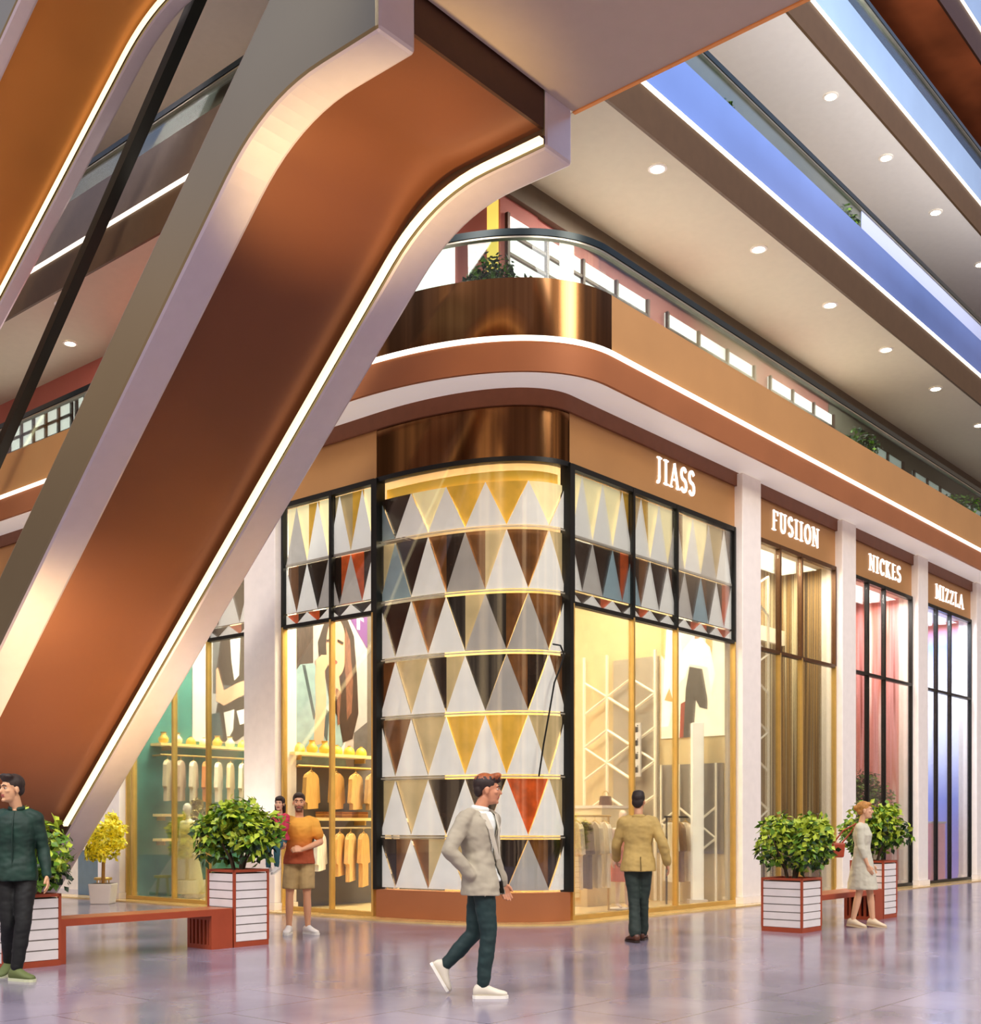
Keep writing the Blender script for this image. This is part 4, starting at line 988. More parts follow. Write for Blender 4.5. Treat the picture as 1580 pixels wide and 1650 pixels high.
balcony_shrub('dark shrub on the middle balcony next to the canopy edge', on_balcony(1130, .2, 12.18), .45, 25)
# plant shown in the third shop window
tq = tR(1395, -.7)
crate('display_plinth', 'pale display plinth under the dark leafy plant in the third lettered shop', R, tq - .35, tq + .35, -1.02, -.38, .03, 1.15, M_shopwall)
balcony_shrub('dark leafy plant behind the pink drapes window', R(tq, -.7, 1.152), .55, 26)

# ================================================================== people
def remesh(mb, name, mats, voxel, k, parent, smooth_it=5, post=None, wr=0):
    me = mb.mesh(name, mats); o = bpy.data.objects.new(name, me); C.objects.link(o)
    r = o.modifiers.new('r', 'REMESH'); r.mode = 'VOXEL'; r.voxel_size = voxel; r.use_smooth_shade = True
    s = o.modifiers.new('s', 'SMOOTH'); s.iterations = smooth_it; s.factor = .5
    dg = bpy.context.evaluated_depsgraph_get(); new = bpy.data.meshes.new_from_object(o.evaluated_get(dg)); new.name = name
    o.modifiers.clear(); o.data = new; bpy.data.meshes.remove(me)
    new.materials.clear()
    for m in (mats if isinstance(mats, (list, tuple)) else [mats]): new.materials.append(m)
    new.polygons.foreach_set('material_index', [0] * len(new.polygons))
    if post: post(new)
    if wr:
        co_ = [v.co.copy() for v in new.vertices]; nn_ = [v.normal.copy() for v in new.vertices]
        for v, c_, n_ in zip(new.vertices, co_, nn_):
            a_ = noise.noise(V((c_.x * 9 + c_.z * 6, c_.y * 9 - c_.z * 4, c_.z * 15))) + .5 * noise.noise(V((c_.x * 21, c_.y * 21 + c_.z * 9, c_.z * 30)))
            v.co = c_ + n_ * (wr * a_)
    new.transform(Matrix.Scale(k, 4)); new.polygons.foreach_set('use_smooth', [True] * len(new.polygons))
    o.parent = parent
    return o


def spine(p, f):
    pel, che, nec = V(p['pel']), V(p['che']), V(p['nec'])
    return pel + (che - pel) * (f / .62) if f < .62 else che + (nec - che) * ((f - .62) / .38)
def torso(mb, p, secs, grow=0, seg=20):
    rings = []
    for f, rx, ry in secs:
        c = spine(p, f); yaw = p.get('hy', 0) * (1 - max(0, min(1, f))) + p.get('sy', 0) * max(0, min(1, f)); cs, sn = math.cos(yaw), math.sin(yaw)
        ring = []
        for j in range(seg):
            a = 2 * PI * j / seg; x = math.copysign(abs(math.cos(a)) ** .85, math.cos(a)) * (rx + grow); y = math.copysign(abs(math.sin(a)) ** .85, math.sin(a)) * (ry + grow)
            ring.append(c + V((x * cs - y * sn, x * sn + y * cs, 0)))
        rings.append(ring)
    mb.loft(rings)
def turned(p, f, v):
    g = max(0, min(1, f)); yaw = p.get('hy', 0) * (1 - g) + p.get('sy', 0) * g
    return spine(p, f) + Matrix.Rotation(yaw, 3, 'Z') @ V(v)
BODY = [(-.16, .11, .085), (-.08, .15, .11), (0, .165, .118), (.2, .152, .108), (.4, .138, .10), (.62, .158, .115), (.8, .17, .115), (.9, .155, .095), (.97, .10, .075), (1.02, .06, .058)]
BODYF = [(-.16, .12, .09), (-.08, .16, .115), (0, .17, .12), (.2, .145, .105), (.38, .12, .092), (.6, .142, .112), (.68, .146, .122), (.8, .145, .10), (.9, .132, .082), (.97, .085, .065), (1.02, .05, .05)]


def hand(mb, W, d, n, s, curl=.5, k=1.0):
    W, d, n, s = V(W), V(d).normalized(), V(n).normalized(), V(s).normalized()
    n = (n - d * n.dot(d)).normalized(); s = (s - d * s.dot(d) - n * s.dot(n)).normalized()
    for i, (lt, fl) in enumerate(((.03, .07), (.010, .08), (-.010, .074), (-.029, .057))):
        kn = W + d * (.088 - abs(i - 1) * .005) * k + s * lt * k
        mb.chain([W + d * .005 + s * lt * .6 * k, kn], [.015 * k, .0135 * k], 8)
        a1, a2 = curl * .7, curl * 1.6; d1_ = d * math.cos(a1) + n * math.sin(a1); d2_ = d * math.cos(a2) + n * math.sin(a2)
        m = kn + d1_ * fl * .52 * k + s * lt * .12; mb.chain([kn, m, m + d2_ * fl * .5 * k], [.0105 * k, .0095 * k, .008 * k], 8)
    t0 = W + d * .02 * k + s * .022 * k; t1 = W + d * .05 * k + s * .05 * k + n * .012 * k; t2 = W + d * .085 * k + s * .054 * k + n * .025 * k
    mb.chain([t0, t1, t2], [.016 * k, .0125 * k, .0095 * k], 8)


def headframe(p):
    f = V((math.sin(-p.get('hyaw', 0)), math.cos(p.get('hyaw', 0)), math.tan(p.get('hpit', 0)))).normalized()
    up = V((0, 0, 1)) + V(p.get('tilt', (0, 0, 0))); r = f.cross(up).normalized(); u = r.cross(f); o = V(p['hed'])
    M = Matrix((r, f, u)).transposed()
    return o, M


def person(label, loc, rz, H, p, fit, hs=1.0):
    """body, clothes and hair; canonical figure 1.80 m tall facing +Y, x = the person's right"""
    k = H / 1.8
    root = thing('person', label, 'person', loc, rz, local=True)
    sx = fit.get('fem', False); secs = BODYF if sx else BODY
    o, M = headframe(p)
    hp = lambda a, b_, c: o + M @ (V((a, b_, c)) * hs)
    he = lambda mb, c, r: mb.ell(hp(*c), [x * hs for x in r], M, 16, 11)
    # ---- body (one continuous skin)
    b = MB(); torso(b, p, secs, -.012)
    he(b, (0, -.012, .035), (.074, .094, .088)); he(b, (0, .026, -.03), (.060, .070, .092)); he(b, (0, .034, -.083), (.050, .050, .036)); he(b, (0, .076, -.099), (.022, .019, .017))
    b.chain([hp(0, .086, .014), hp(0, .102, -.012), hp(0, .110, -.027)], [.008 * hs, .010 * hs, .0135 * hs], 8)
    he(b, (0, .082, .028), (.052, .014, .011)); he(b, (0, .088, -.056), (.024, .011, .007)); he(b, (0, .087, -.067), (.021, .011, .007)); he(b, (.038, .066, -.022), (.022, .02, .018)); he(b, (-.038, .066, -.022), (.022, .02, .018))
    for s in (-1, 1): he(b, (s * .075, -.008, -.012), (.008, .020, .031))
    nk = .052 if not sx else .043
    b.chain([V(p['nec']) + V((0, 0, -.03)), V(p['nec']) + V((0, .0, .03)), hp(0, -.018, -.07)], [nk * 1.12 * hs ** .5, nk * hs ** .5, nk * hs ** .5], 12)
    ar = .86 if sx else 1
    for side in 'RL':
        sh, el, wr = V(p['sh' + side]), V(p['el' + side]), V(p['wr' + side])
        b.chain([V(p['nec']) + V((0, 0, -.05)), sh.lerp(V(p['nec']), .25) + V((0, 0, .0)), sh], [.045, .05, .052], 10)
        b.chain([sh, sh.lerp(el, .45), el], [.052 * ar, .046 * ar, .038 * ar], 12); b.chain([el, el.lerp(wr, .3), wr], [.039 * ar, .040 * ar, .026 * ar], 12)
        hd = p.get('hd' + side, tuple((wr - el).normalized())); hn = p.get('hn' + side, (-.9 if side == 'R' else .9, .1, 0)); hsd = p.get('ht' + side, (0, 1, 0))
        hand(b, wr, hd, hn, hsd, p.get('cu' + side, .45), .92 if sx else 1)
        hi, kn, an = V(p['hi' + side]), V(p['kn' + side]), V(p['an' + side])
        b.chain([hi, hi.lerp(kn, .4), kn], [.080, .072, .050], 12); b.chain([kn, kn.lerp(an, .35), an], [.049, .052, .034], 12)
        td = V(p.get('td' + side, (0, 1, -.15))).normalized(); tu = V(p.get('tu' + side, (0, 0, 1))); tu = (tu - td * tu.dot(td)).normalized(); b.chain([an - tu * .02 - td * .03, an + td * .11 - tu * .047], [.03, .018], 10)
    bee = fit.get('beard')
    def post(me):
        mi = []; inv = M.inverted()
        for f in me.polygons:
            q = inv @ (f.center - o) / hs; m = 0
            if abs(q.x) < .024 and q.y > .078 and -.075 < q.z < -.049: m = 1
            elif bee and q.y > .0 and q.z < -.042 and q.z > -.125 and (abs(q.x) > .03 or q.z < -.072 or q.z > -.052) and f.center.z > V(p['nec']).z + .03 and (q.z < -.05 or abs(q.x) < .04): m = 2
            mi.append(m)
        me.polygons.foreach_set('material_index', mi)
    skin = mat('skin_' + fit['skin'].strip('#'), fit['skin'], .5, var=.04)
    remesh(b, 'body', [skin, mat('lips', '#a8584c', .5), mat('stubble_' + fit.get('stub', fit['hair']).strip('#'), fit.get('stub', fit['hair']), .7)], .0062, k, root, 4, post)
    # ---- eyes and brows
    for s in (-1, 1):
        b = MB(); he(b, (s * .030, .0765, .004), (.0125, .0105, .0068)); e_ = b.build('eye', mat('eye_white', '#cfc4b8', .4), root, True); e_.data.transform(Matrix.Scale(k, 4))
        b = MB(); he(b, (s * .030, .0860, .004), (.0062, .003, .0062)); q = b.build('iris', mat('dark_iris', '#1c120c', .2), root, True); q.data.transform(Matrix.Scale(k, 4)); q.parent = e_
        b = MB(); b.chain([hp(s * .014, .096, .026), hp(s * .03, .095, .032), hp(s * .047, .082, .027)], [.0045, .005, .0035], 6); q = b.build('eyebrow', mat('hair_' + fit['hair'].strip('#'), fit['hair'], .6, var=.3, scale=30), root, True); q.data.transform(Matrix.Scale(k, 4))
    # ---- hair
    b = MB()
    for c, r in fit['hairs']: he(b, c, r)
    for pts, rads in fit.get('locks', []): b.chain([hp(*q) for q in pts], [r * hs for r in rads], 10)
    hc = fit['hair']; hm = [mat('hair_' + hc.strip('#'), hc, .55, var=.35, scale=26, stretch=(1, 1, .4)), mat('hair_top_' + fit.get('hair2', hc).strip('#'), fit.get('hair2', hc), .5, var=.3, scale=30)]
    def hpost(me):
        inv = M.inverted(); me.polygons.foreach_set('material_index', [1 if (inv @ (f.center - o) / hs).z > .09 + .03 * noise.noise(f.center * 45) and fit.get('hair2') else 0 for f in me.polygons])  # warm light on the crown painted as a second hair colour
    remesh(b, 'hair', hm, .007, k, root, 3, hpost)
    # ---- clothes
    for g in fit['clothes']:
        g(b := MB(), root, p, k, secs)
    return root


def sleeves(mb, p, r, frac=2.0, ar=1):
    for side in 'RL':
        sh, el, wr = V(p['sh' + side]), V(p['el' + side]), V(p['wr' + side])
        mb.chain([V(p['nec']) + V((0, 0, -.06)), sh.lerp(V(p['nec']), .3) + V((0, 0, .004)), sh], [.05, .055 + r * .6, .054 * ar + r], 12)
        if frac >= 1:
            mb.chain([sh, sh.lerp(el, .5), el], [.056 * ar + r, .050 * ar + r, .046 * ar + r], 14)
            e2 = el.lerp(wr, frac - 1 - .03); mb.chain([el, el.lerp(e2, .5), e2], [.046 * ar + r, .044 * ar + r, .034 * ar + r * 1.2], 14)
        else:
            e2 = sh.lerp(el, frac); mb.chain([sh, e2], [.056 * ar + r, .054 * ar + r * 1.4], 14)
def top_garment(name, m, grow=.014, hem=-.12, frac=1.97, opening=None, flare=.01, neck=.97, ar=1, sr=.010, vox=.009, extra=None, wrk=.007):
    def fn(mb, root, p, k, secs):
        s2 = [(hem, .172 + flare, .132 + flare), (hem * .5 + .02, .170 + flare * .6, .130 + flare * .6), (.08, .164, .122)] + [q for q in secs if .1 < q[0] <= neck] + [(1.0, .078, .068)]
        torso(mb, p, s2, grow); sleeves(mb, p, sr, frac, ar)
        if extra: extra(mb, p)
        ms = m if isinstance(m, list) else [m]
        def post(me):
            if opening:
                bm = bmesh.new(); bm.from_mesh(me); dele = []
                for f in bm.faces:
                    c = f.calc_center_median(); ctr = spine(p, max(hem, min(1, (c.z - p['pel'][2]) / max(.1, p['nec'][2] - p['pel'][2]))))
                    g_ = max(0, min(1, (c.z - p['pel'][2]) / (p['nec'][2] - p['pel'][2]))); sy = p.get('hy', 0) * (1 - g_) + p.get('sy', 0) * g_; rel = c - ctr; x = rel.x * math.cos(-sy) - rel.y * math.sin(-sy); y = rel.x * math.sin(-sy) + rel.y * math.cos(-sy)
                    if y > .02 and abs(x) < opening(c.z): dele.append(f)
                bmesh.ops.delete(bm, geom=dele, context='FACES'); bm.to_mesh(me); bm.free()
        o = remesh(mb, name, ms, vox, k, root, 5, post, wrk)
        if opening: sol = o.modifiers.new('solid', 'SOLIDIFY'); sol.thickness = .008; sol.offset = -1
    return fn
def trousers(m, grow=.012, knee_frac=None, ankle=.052, name='trousers', top=.16):
    def fn(mb, root, p, k, secs):
        torso(mb, p, [(-.15, .12, .095)] + [q for q in secs if -.1 < q[0] < top] + [(top, secs[3][1], secs[3][2])], grow)
        for side in 'RL':
            hi, kn, an = V(p['hi' + side]), V(p['kn' + side]), V(p['an' + side])
            if knee_frac: e = hi.lerp(kn, knee_frac); mb.chain([hi, hi.lerp(e, .5), e], [.086 + grow, .086 + grow, .084 + grow], 14, round_=False)
            else:
                e = kn.lerp(an, .93); mb.chain([hi, hi.lerp(kn, .45), kn], [.082 + grow, .074 + grow, .056 + grow], 14); mb.chain([kn, kn.lerp(e, .4), e], [.056 + grow, .054 + grow, ankle], 14)
        remesh(mb, name, m, .010, k, root, 5, None, .006)
    return fn
def shoes(m, sole, heel=0):
    def fn(mb, root, p, k, secs):
        for side in 'RL':
            an = V(p['an' + side]); td = V(p.get('td' + side, (0, 1, -.0))).normalized()
            u = V(p.get('tu' + side, (0, 0, 1))); u = (u - td * u.dot(td)).normalized(); s = td.cross(u)
            base = an - u * .085
            def ring(y, w, h0, h1, n=14): return [base + td * y + s * (w * math.cos(2 * PI * j / n)) + u * ((h0 + h1) / 2 + (h1 - h0) / 2 * math.sin(2 * PI * j / n)) for j in range(n)]
            b = MB(); b.loft([ring(-.075, .022, .012, .07), ring(-.06, .036, .010, .10), ring(-.02, .040, .010, .125), ring(.03, .041, .010, .115), ring(.08, .045, .010, .085), ring(.13, .049, .010, .066), ring(.175, .042, .011, .054), ring(.198, .022, .014, .042)])
            o = b.build('shoe', m, root, True); o.data.transform(Matrix.Scale(k, 4))
            out = [(-.08, .018), (-.06, .038), (0, .043), (.08, .047), (.14, .051), (.185, .043), (.207, .018)]
            pl = [(y, w) for y, w in out] + [(y, -w) for y, w in out[::-1]]
            b = MB(); b.prism(pl, lambda y, w, h: base + td * y + s * w + u * h, -.004, .02); q = b.build('sole', sole, root); q.data.transform(Matrix.Scale(k, 4)); q.parent = o
    return fn


STAND = dict(pel=(0, 0, .97), che=(0, .0, 1.28), nec=(0, -.01, 1.485), hed=(0, .025, 1.677), shR=(.178, -.01, 1.425), shL=(-.178, -.01, 1.425), elR=(.225, -.03, 1.14), elL=(-.225, -.03, 1.14), wrR=(.24, .04, .89), wrL=(-.24, .04, .89),
             hiR=(.09, 0, .92), hiL=(-.09, 0, .92), knR=(.10, .02, .50), knL=(-.10, .02, .50), anR=(.105, 0, .089), anL=(-.105, 0, .089))
CREW = [((0, -.022, .048), (.081, .100, .088)), ((0, .03, .092), (.066, .066, .034))]
QUIFF = CREW + [((.02, .062, .110), (.05, .035, .026)), ((-.03, .05, .108), (.045, .045, .026)), ((.0, -.07, -.005), (.068, .042, .06))]
Mshirt = mat('white_shirt', '#e9ece4', .7)

# --- the walking man in the light blazer
P1 = dict(STAND); P1.update(pel=(0, .03, .955), che=(0, .0, 1.28), nec=(.0, .02, 1.49), hed=(0, .075, 1.665), hyaw=0, hpit=-.03,
    sy=-.75, hy=-.3, shR=(.135, -.115, 1.43), elR=(.22, -.24, 1.18), wrR=(.175, -.06, .985), hdR=(-.6, .35, -.7), cuR=.3, shL=(-.135, .125, 1.43), elL=(-.22, .13, 1.14), wrL=(-.20, .21, .90), cuL=.5,
    hiR=(.088, .035, .92), knR=(.095, .08, .50), anR=(.09, .03, .089), tdR=(0, 1, 0), hiL=(-.088, .02, .92), knL=(-.09, -.03, .50), anL=(-.09, -.27, .235), tdL=(0, .50, -.86), tuL=(0, .86, .50))
Mblz = mat('light_grey_blazer', '#a89f8a', .75, var=.08, scale=10)
def lapels(m, w=.05):
    def fn(mb, root, p, k, secs):
        for s in (-1, 1):
            b = MB(); pts = []
            for i in range(7):
                z = 1.47 - i * .06; xx = .045 + (.06 - abs(i - 2) * .012 if i < 5 else .035) ; xo = s * (.062 - i * .0085)
                f = (z - p['pel'][2]) / (p['nec'][2] - p['pel'][2]); yy = (.075 + .066 * min(1, i / 2.2)) + .022
                pts.append((turned(p, f, (xo, yy, 0)), turned(p, f, (xo + s * w * (1 - i / 7.5), yy - .014, 0))))
            b.loft([[a, b2_, b2_ + V((0, .008, .004)), a + V((0, .010, .004))] for a, b2_ in pts]); o = b.build('lapel', m, root); o.data.transform(Matrix.Scale(k, 4))
        b = MB(); c = V(p['nec']); b.chain([c + V((.07 * math.sin(a), -.012 - .07 * math.cos(a), -.01 + .012 * math.cos(a))) for a in [-1.9 + .38 * i for i in range(11)]], [.022] * 11, 8, flat=.55); o = b.build('collar', m, root, True); o.data.transform(Matrix.Scale(k, 4))
    return fn
def shirt_collar(m):
    def fn(mb, root, p, k, secs):
        c = V(p['nec']); b = MB(); b.chain([c + V((.062 * math.sin(a), -.004 - .066 * math.cos(a), .022 + .012 * math.cos(a))) for a in [-2.6 + .4 * i for i in range(14)]], [.02] * 14, 8, flat=.5); o = b.build('collar', m, root, True); o.data.transform(Matrix.Scale(k, 4))
    return fn
g1 = ground(770, 1606)
person('man walking right in a light grey blazer, dark trousers and white sneakers, hand in pocket', (g1.x, g1.y, 0.0), -PI / 2 + .06, 1.83, P1,
       dict(skin='#c98a66', hair='#2a1a14', hair2='#9a5226', hairs=QUIFF + [((0, .085, .085), (.05, .025, .03)), ((.02, .08, .118), (.03, .03, .022))],
            clothes=[top_garment('shirt', Mshirt, .006, -.05, .3, sr=.002), trousers(mat('dark_teal_trousers', '#16302f', .7, var=.2, scale=8)), top_garment('blazer', Mblz, .026, -.26, 1.97, lambda z: max(.014, .085 * min(1, max(0, (z - 1.08) / .36)) if z > 1.08 else (.02 + (1.08 - z) * .30)), .018, sr=.014),
                     lapels(mat('pale_blazer_lapel', '#c4bca8', .7)), shirt_collar(Mshirt), shoes(mat('cream_sneaker', '#d9d0bc', .6), mat('white_sole', '#ece8dc', .5))]))

# --- the man in the green shirt at the left edge
P2 = dict(STAND); P2.update(hed=(.03, .03, 1.675), hyaw=-.75, shL=(-.165, -.01, 1.425), shR=(.165, -.01, 1.425), elL=(-.215, -.06, 1.15), wrL=(-.265, .02, .91), elR=(.22, -.02, 1.15), wrR=(.23, .1, .92), sy=.05,
    hiL=(-.085, 0, .92), knL=(-.085, .10, .50), anL=(-.03, .10, .089), tdL=(-.86, .5, 0), hiR=(.085, 0, .92), knR=(.06, .03, .49), anR=(.13, -.26, .12), tdR=(.2, .95, -.22), tuR=(0, .25, 1))
g2 = ground(26, 1578)
Mgs = mat('dark_green_shirt', '#0b3024', .65, var=.3, scale=7)
def placket(m):
    def fn(mb, root, p, k, secs):
        b = MB(); pts = []
        for i in range(9):
            f = .96 - i * .125; pts.append(turned(p, f, (0, .10 + (.022 if i else -.02) + (.012 if 2 <= i <= 4 else 0), 0)))
        b.chain(pts, [.014] * 9, 6, flat=.4); o = b.build('placket', m, root, True); o.data.transform(Matrix.Scale(k, 4))
    return fn
person('man in a dark green shirt and black trousers at the left photo edge', (g2.x, g2.y, 0), PI + .12, 1.86, P2,
       dict(skin='#d9a67c', hair='#2e2018', hairs=QUIFF, clothes=[trousers(mat('black_trousers', '#070908', .7)), top_garment('shirt', Mgs, .010, -.20, 1.97, None, .004, sr=.008), shirt_collar(Mgs), placket(mat('green_placket', '#0b2c22', .6)), shoes(mat('olive_sneaker', '#5f6a3a', .7), mat('pale_green_sole', '#c8cca8', .5))]))

# --- the father
P3 = dict(STAND); P3.update(hed=(.0, .03, 1.675), hyaw=.1, shR=(.178, .0, 1.43), elR=(.27, .03, 1.17), wrR=(.22, .24, 1.10), hdR=(-.5, .8, .1), hnR=(0, -.3, .9), htR=(.2, .5, .8), cuR=.8,
    elL=(-.27, -.0, 1.17), wrL=(-.06, .23, 1.08), hdL=(.95, .2, .05), hnL=(0, -.8, -.3), htL=(0, .1, 1), cuL=.8, anR=(.13, 0, .089), knR=(.12, .02, .5), anL=(-.11, .0, .089), tdL=(-.7, .72, 0), tdR=(.1, 1, 0))
g3 = ground(482, 1505)
person('bearded man in an orange t-shirt and khaki shorts carrying a child', (g3.x, g3.y, 0), PI + .05, 1.82, P3,
       dict(skin='#dba078', hair='#3a2a20', hairs=CREW, beard=True, stub='#7a5640', clothes=[trousers(mat('khaki_shorts', '#b89b66', .8, var=.12), .02, .82, name='shorts'),
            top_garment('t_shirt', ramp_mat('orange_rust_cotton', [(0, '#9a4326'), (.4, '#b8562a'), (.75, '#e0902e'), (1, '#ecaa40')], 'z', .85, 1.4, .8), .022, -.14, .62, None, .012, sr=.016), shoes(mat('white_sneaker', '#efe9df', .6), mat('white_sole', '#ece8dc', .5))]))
# --- the child on his arm (seated pose)
P4 = dict(pel=(0, 0, .80), che=(0, .01, 1.06), nec=(0, .0, 1.28), hed=(0, .03, 1.50), hyaw=.35, shR=(.15, 0, 1.23), shL=(-.15, 0, 1.23), elR=(.19, .05, 1.0), elL=(-.19, .06, 1.0), wrR=(.10, .22, .93), wrL=(-.10, .22, .95), cuR=.6, cuL=.6,
          hiR=(.08, .02, .76), hiL=(-.08, .02, .76), knR=(.11, .26, .60), knL=(-.11, .26, .62), anR=(.11, .26, .20), anL=(-.11, .28, .22), tdR=(0, 1, -.35), tdL=(0, 1, -.35))
kk = .62
gc = V((g3.x - .20, g3.y - .24, 1.24 - .80 * kk * 1.0))
LONG = [((0, -.03, .045), (.088, .108, .095)), ((0, -.07, -.05), (.075, .05, .10)), ((0, .06, .085), (.062, .04, .04))]
person('small girl with long dark hair in a pink top carried on the man\'s arm', (gc.x, gc.y, gc.z), PI - .45, 1.8 * kk, P4,
       dict(skin='#e0ac8a', hair='#2a1a16', fem=True, hairs=LONG, locks=[([(0, -.09, 0), (0, -.11, -.12), (0, -.10, -.24)], [.06, .058, .035]), ([(.07, -.04, -.02), (.075, -.05, -.14)], [.03, .02]), ([(-.07, -.04, -.02), (-.075, -.05, -.14)], [.03, .02])],
            clothes=[trousers(mat('teal_jeans', '#2f5a60', .8)), top_garment('top', mat('raspberry_top', '#c22c4c', .8, var=.1), .02, -.1, 1.95, None, .012, sr=.012), shoes(mat('white_sneaker', '#efe9df', .6), mat('white_sole', '#ece8dc', .5))]), hs=1.2)

# --- the man seen from behind in a tan blazer
P5 = dict(STAND); P5.update(hed=(.01, .035, 1.67), hyaw=-.35, shR=(.18, 0, 1.425), elR=(.27, -.13, 1.17), wrR=(.34, -.05, .93), shL=(-.178, .0, 1.425), elL=(-.25, .08, 1.15), wrL=(-.22, .26, .98), cuL=.6, sy=-.1,
    hiR=(.085, 0, .92), knR=(.07, .06, .50), anR=(.075, .16, .089), tdR=(.35, .93, 0), hiL=(-.085, 0, .92), knL=(-.055, -.02, .50), anL=(-.06, -.12, .092), tdL=(-.3, .95, -.02))
g5 = ground(1028, 1517)
Mtan = mat('tan_blazer', '#bda05c', .75, var=.1, scale=9)
def vent(m):
    def fn(mb, root, p, k, secs):
        b = MB(); pts = [spine(p, f) + V((.0, -(.118 + .05 + (.012 if f < 0 else -.012)), 0)) for f in (-.24, -.12, 0, .08)]; b.chain(pts, [.006] * 4, 6); o = b.build('vent', m, root); o.data.transform(Matrix.Scale(k, 4))
    return fn
def back_collar(m):
    def fn(mb, root, p, k, secs):
        c = V(p['nec']); b = MB(); b.chain([c + V((.07 * math.sin(a), -.012 - .07 * math.cos(a), -.002 + .012 * math.cos(a))) for a in [-1.9 + .38 * i for i in range(11)]], [.024] * 11, 8, flat=.55); o = b.build('collar', m, root, True); o.data.transform(Matrix.Scale(k, 4))
    return fn
person('man seen from behind in a tan blazer and dark trousers walking toward the corner shop', (g5.x, g5.y, 0), .05, 1.82, P5,
       dict(skin='#d09a74', hair='#241712', hairs=CREW + [((0, -.075, -.01), (.07, .04, .07)), ((.0, -.02, .1), (.07, .08, .04))], clothes=[trousers(mat('dark_green_grey_trousers', '#25332c', .7, var=.2), .014, ankle=.075), top_garment('blazer', Mtan, .026, -.26, 1.97, None, .02, sr=.016), back_collar(Mtan), vent(mat('dark_tan', '#6a5628', .8)), shoes(mat('brown_leather', '#5a3320', .4), mat('dark_sole', '#2a1a12', .5))]))

# --- the woman in the pale dress
P6 = dict(STAND); P6.update(hed=(.0, .035, 1.665), hyaw=.15, nec=(0, -.01, 1.475), shR=(.15, -.01, 1.41), shL=(-.15, -.01, 1.41), elR=(.185, .01, 1.13), wrR=(.17, .10, .88), elL=(-.19, .0, 1.13), wrL=(-.17, .10, .88),
    hiR=(.085, 0, .92), knR=(.085, -.03, .50), anR=(.085, -.12, .10), hiL=(-.085, 0, .92), knL=(-.085, .09, .50), anL=(-.085, .13, .10), tdR=(.12, 1, -.12), tdL=(.12, 1, -.12))
g6 = ground(1389, 1494)
def dress(m):
    def fn(mb, root, p, k, secs):
        s2 = [(-.86, .185, .20), (-.6, .19, .18), (-.3, .185, .150), (-.08, .172, .130)] + [q for q in secs if -.05 < q[0] <= .97] + [(1.0, .08, .068)]
        torso(mb, p, s2, .014); sleeves(mb, p, .010, 1.5, .9); remesh(mb, 'dress', m, .010, k, root, 5, None, .006)
    return fn
BUN = [((0, -.022, .045), (.080, .100, .088)), ((0, -.115, .03), (.045, .045, .045)), ((0, .045, .085), (.064, .05, .032)), ((0, -.06, -.02), (.068, .05, .05))]
person('woman with pinned up fair hair in a pale knee-length dress standing before a planter', (g6.x, g6.y, 0), -PI / 2 - .45, 1.74, P6,
       dict(skin='#dcaa86', hair='#b8803c', fem=True, hairs=BUN, clothes=[dress(mat('pale_stone_dress', '#cbc7b2', .8, var=.06)), shoes(mat('nude_pump', '#dcc8a8', .5), mat('nude_sole', '#c8b08c', .5))]))
hb = V((g6.x - .36, g6.y - .02, 0))
th = thing('shoulder_bag', 'red brown shoulder bag hanging behind the woman in the pale dress', 'bag', hb + V((0, 0, .98)))
b = MB(); b.prism([(-.10, .96), (.09, .96), (.11, 1.16), (-.08, 1.16)], lambda a, z, c: V((hb.x + a, hb.y + c, z)), -.05, .05); b.build('pouch', mat('red_leather', '#a8401e', .5), th, bevel=.02)
b = MB(); b.chain([hb + V((-.05, 0, 1.15)), hb + V((.08, -.03, 1.33)), hb + V((.25, -.05, 1.425)), hb + V((.2, .02, 1.3)), hb + V((.07, .02, 1.15))], [.011] * 5, 6); b.build('strap', mat('red_leather', '#a8401e', .5), th)

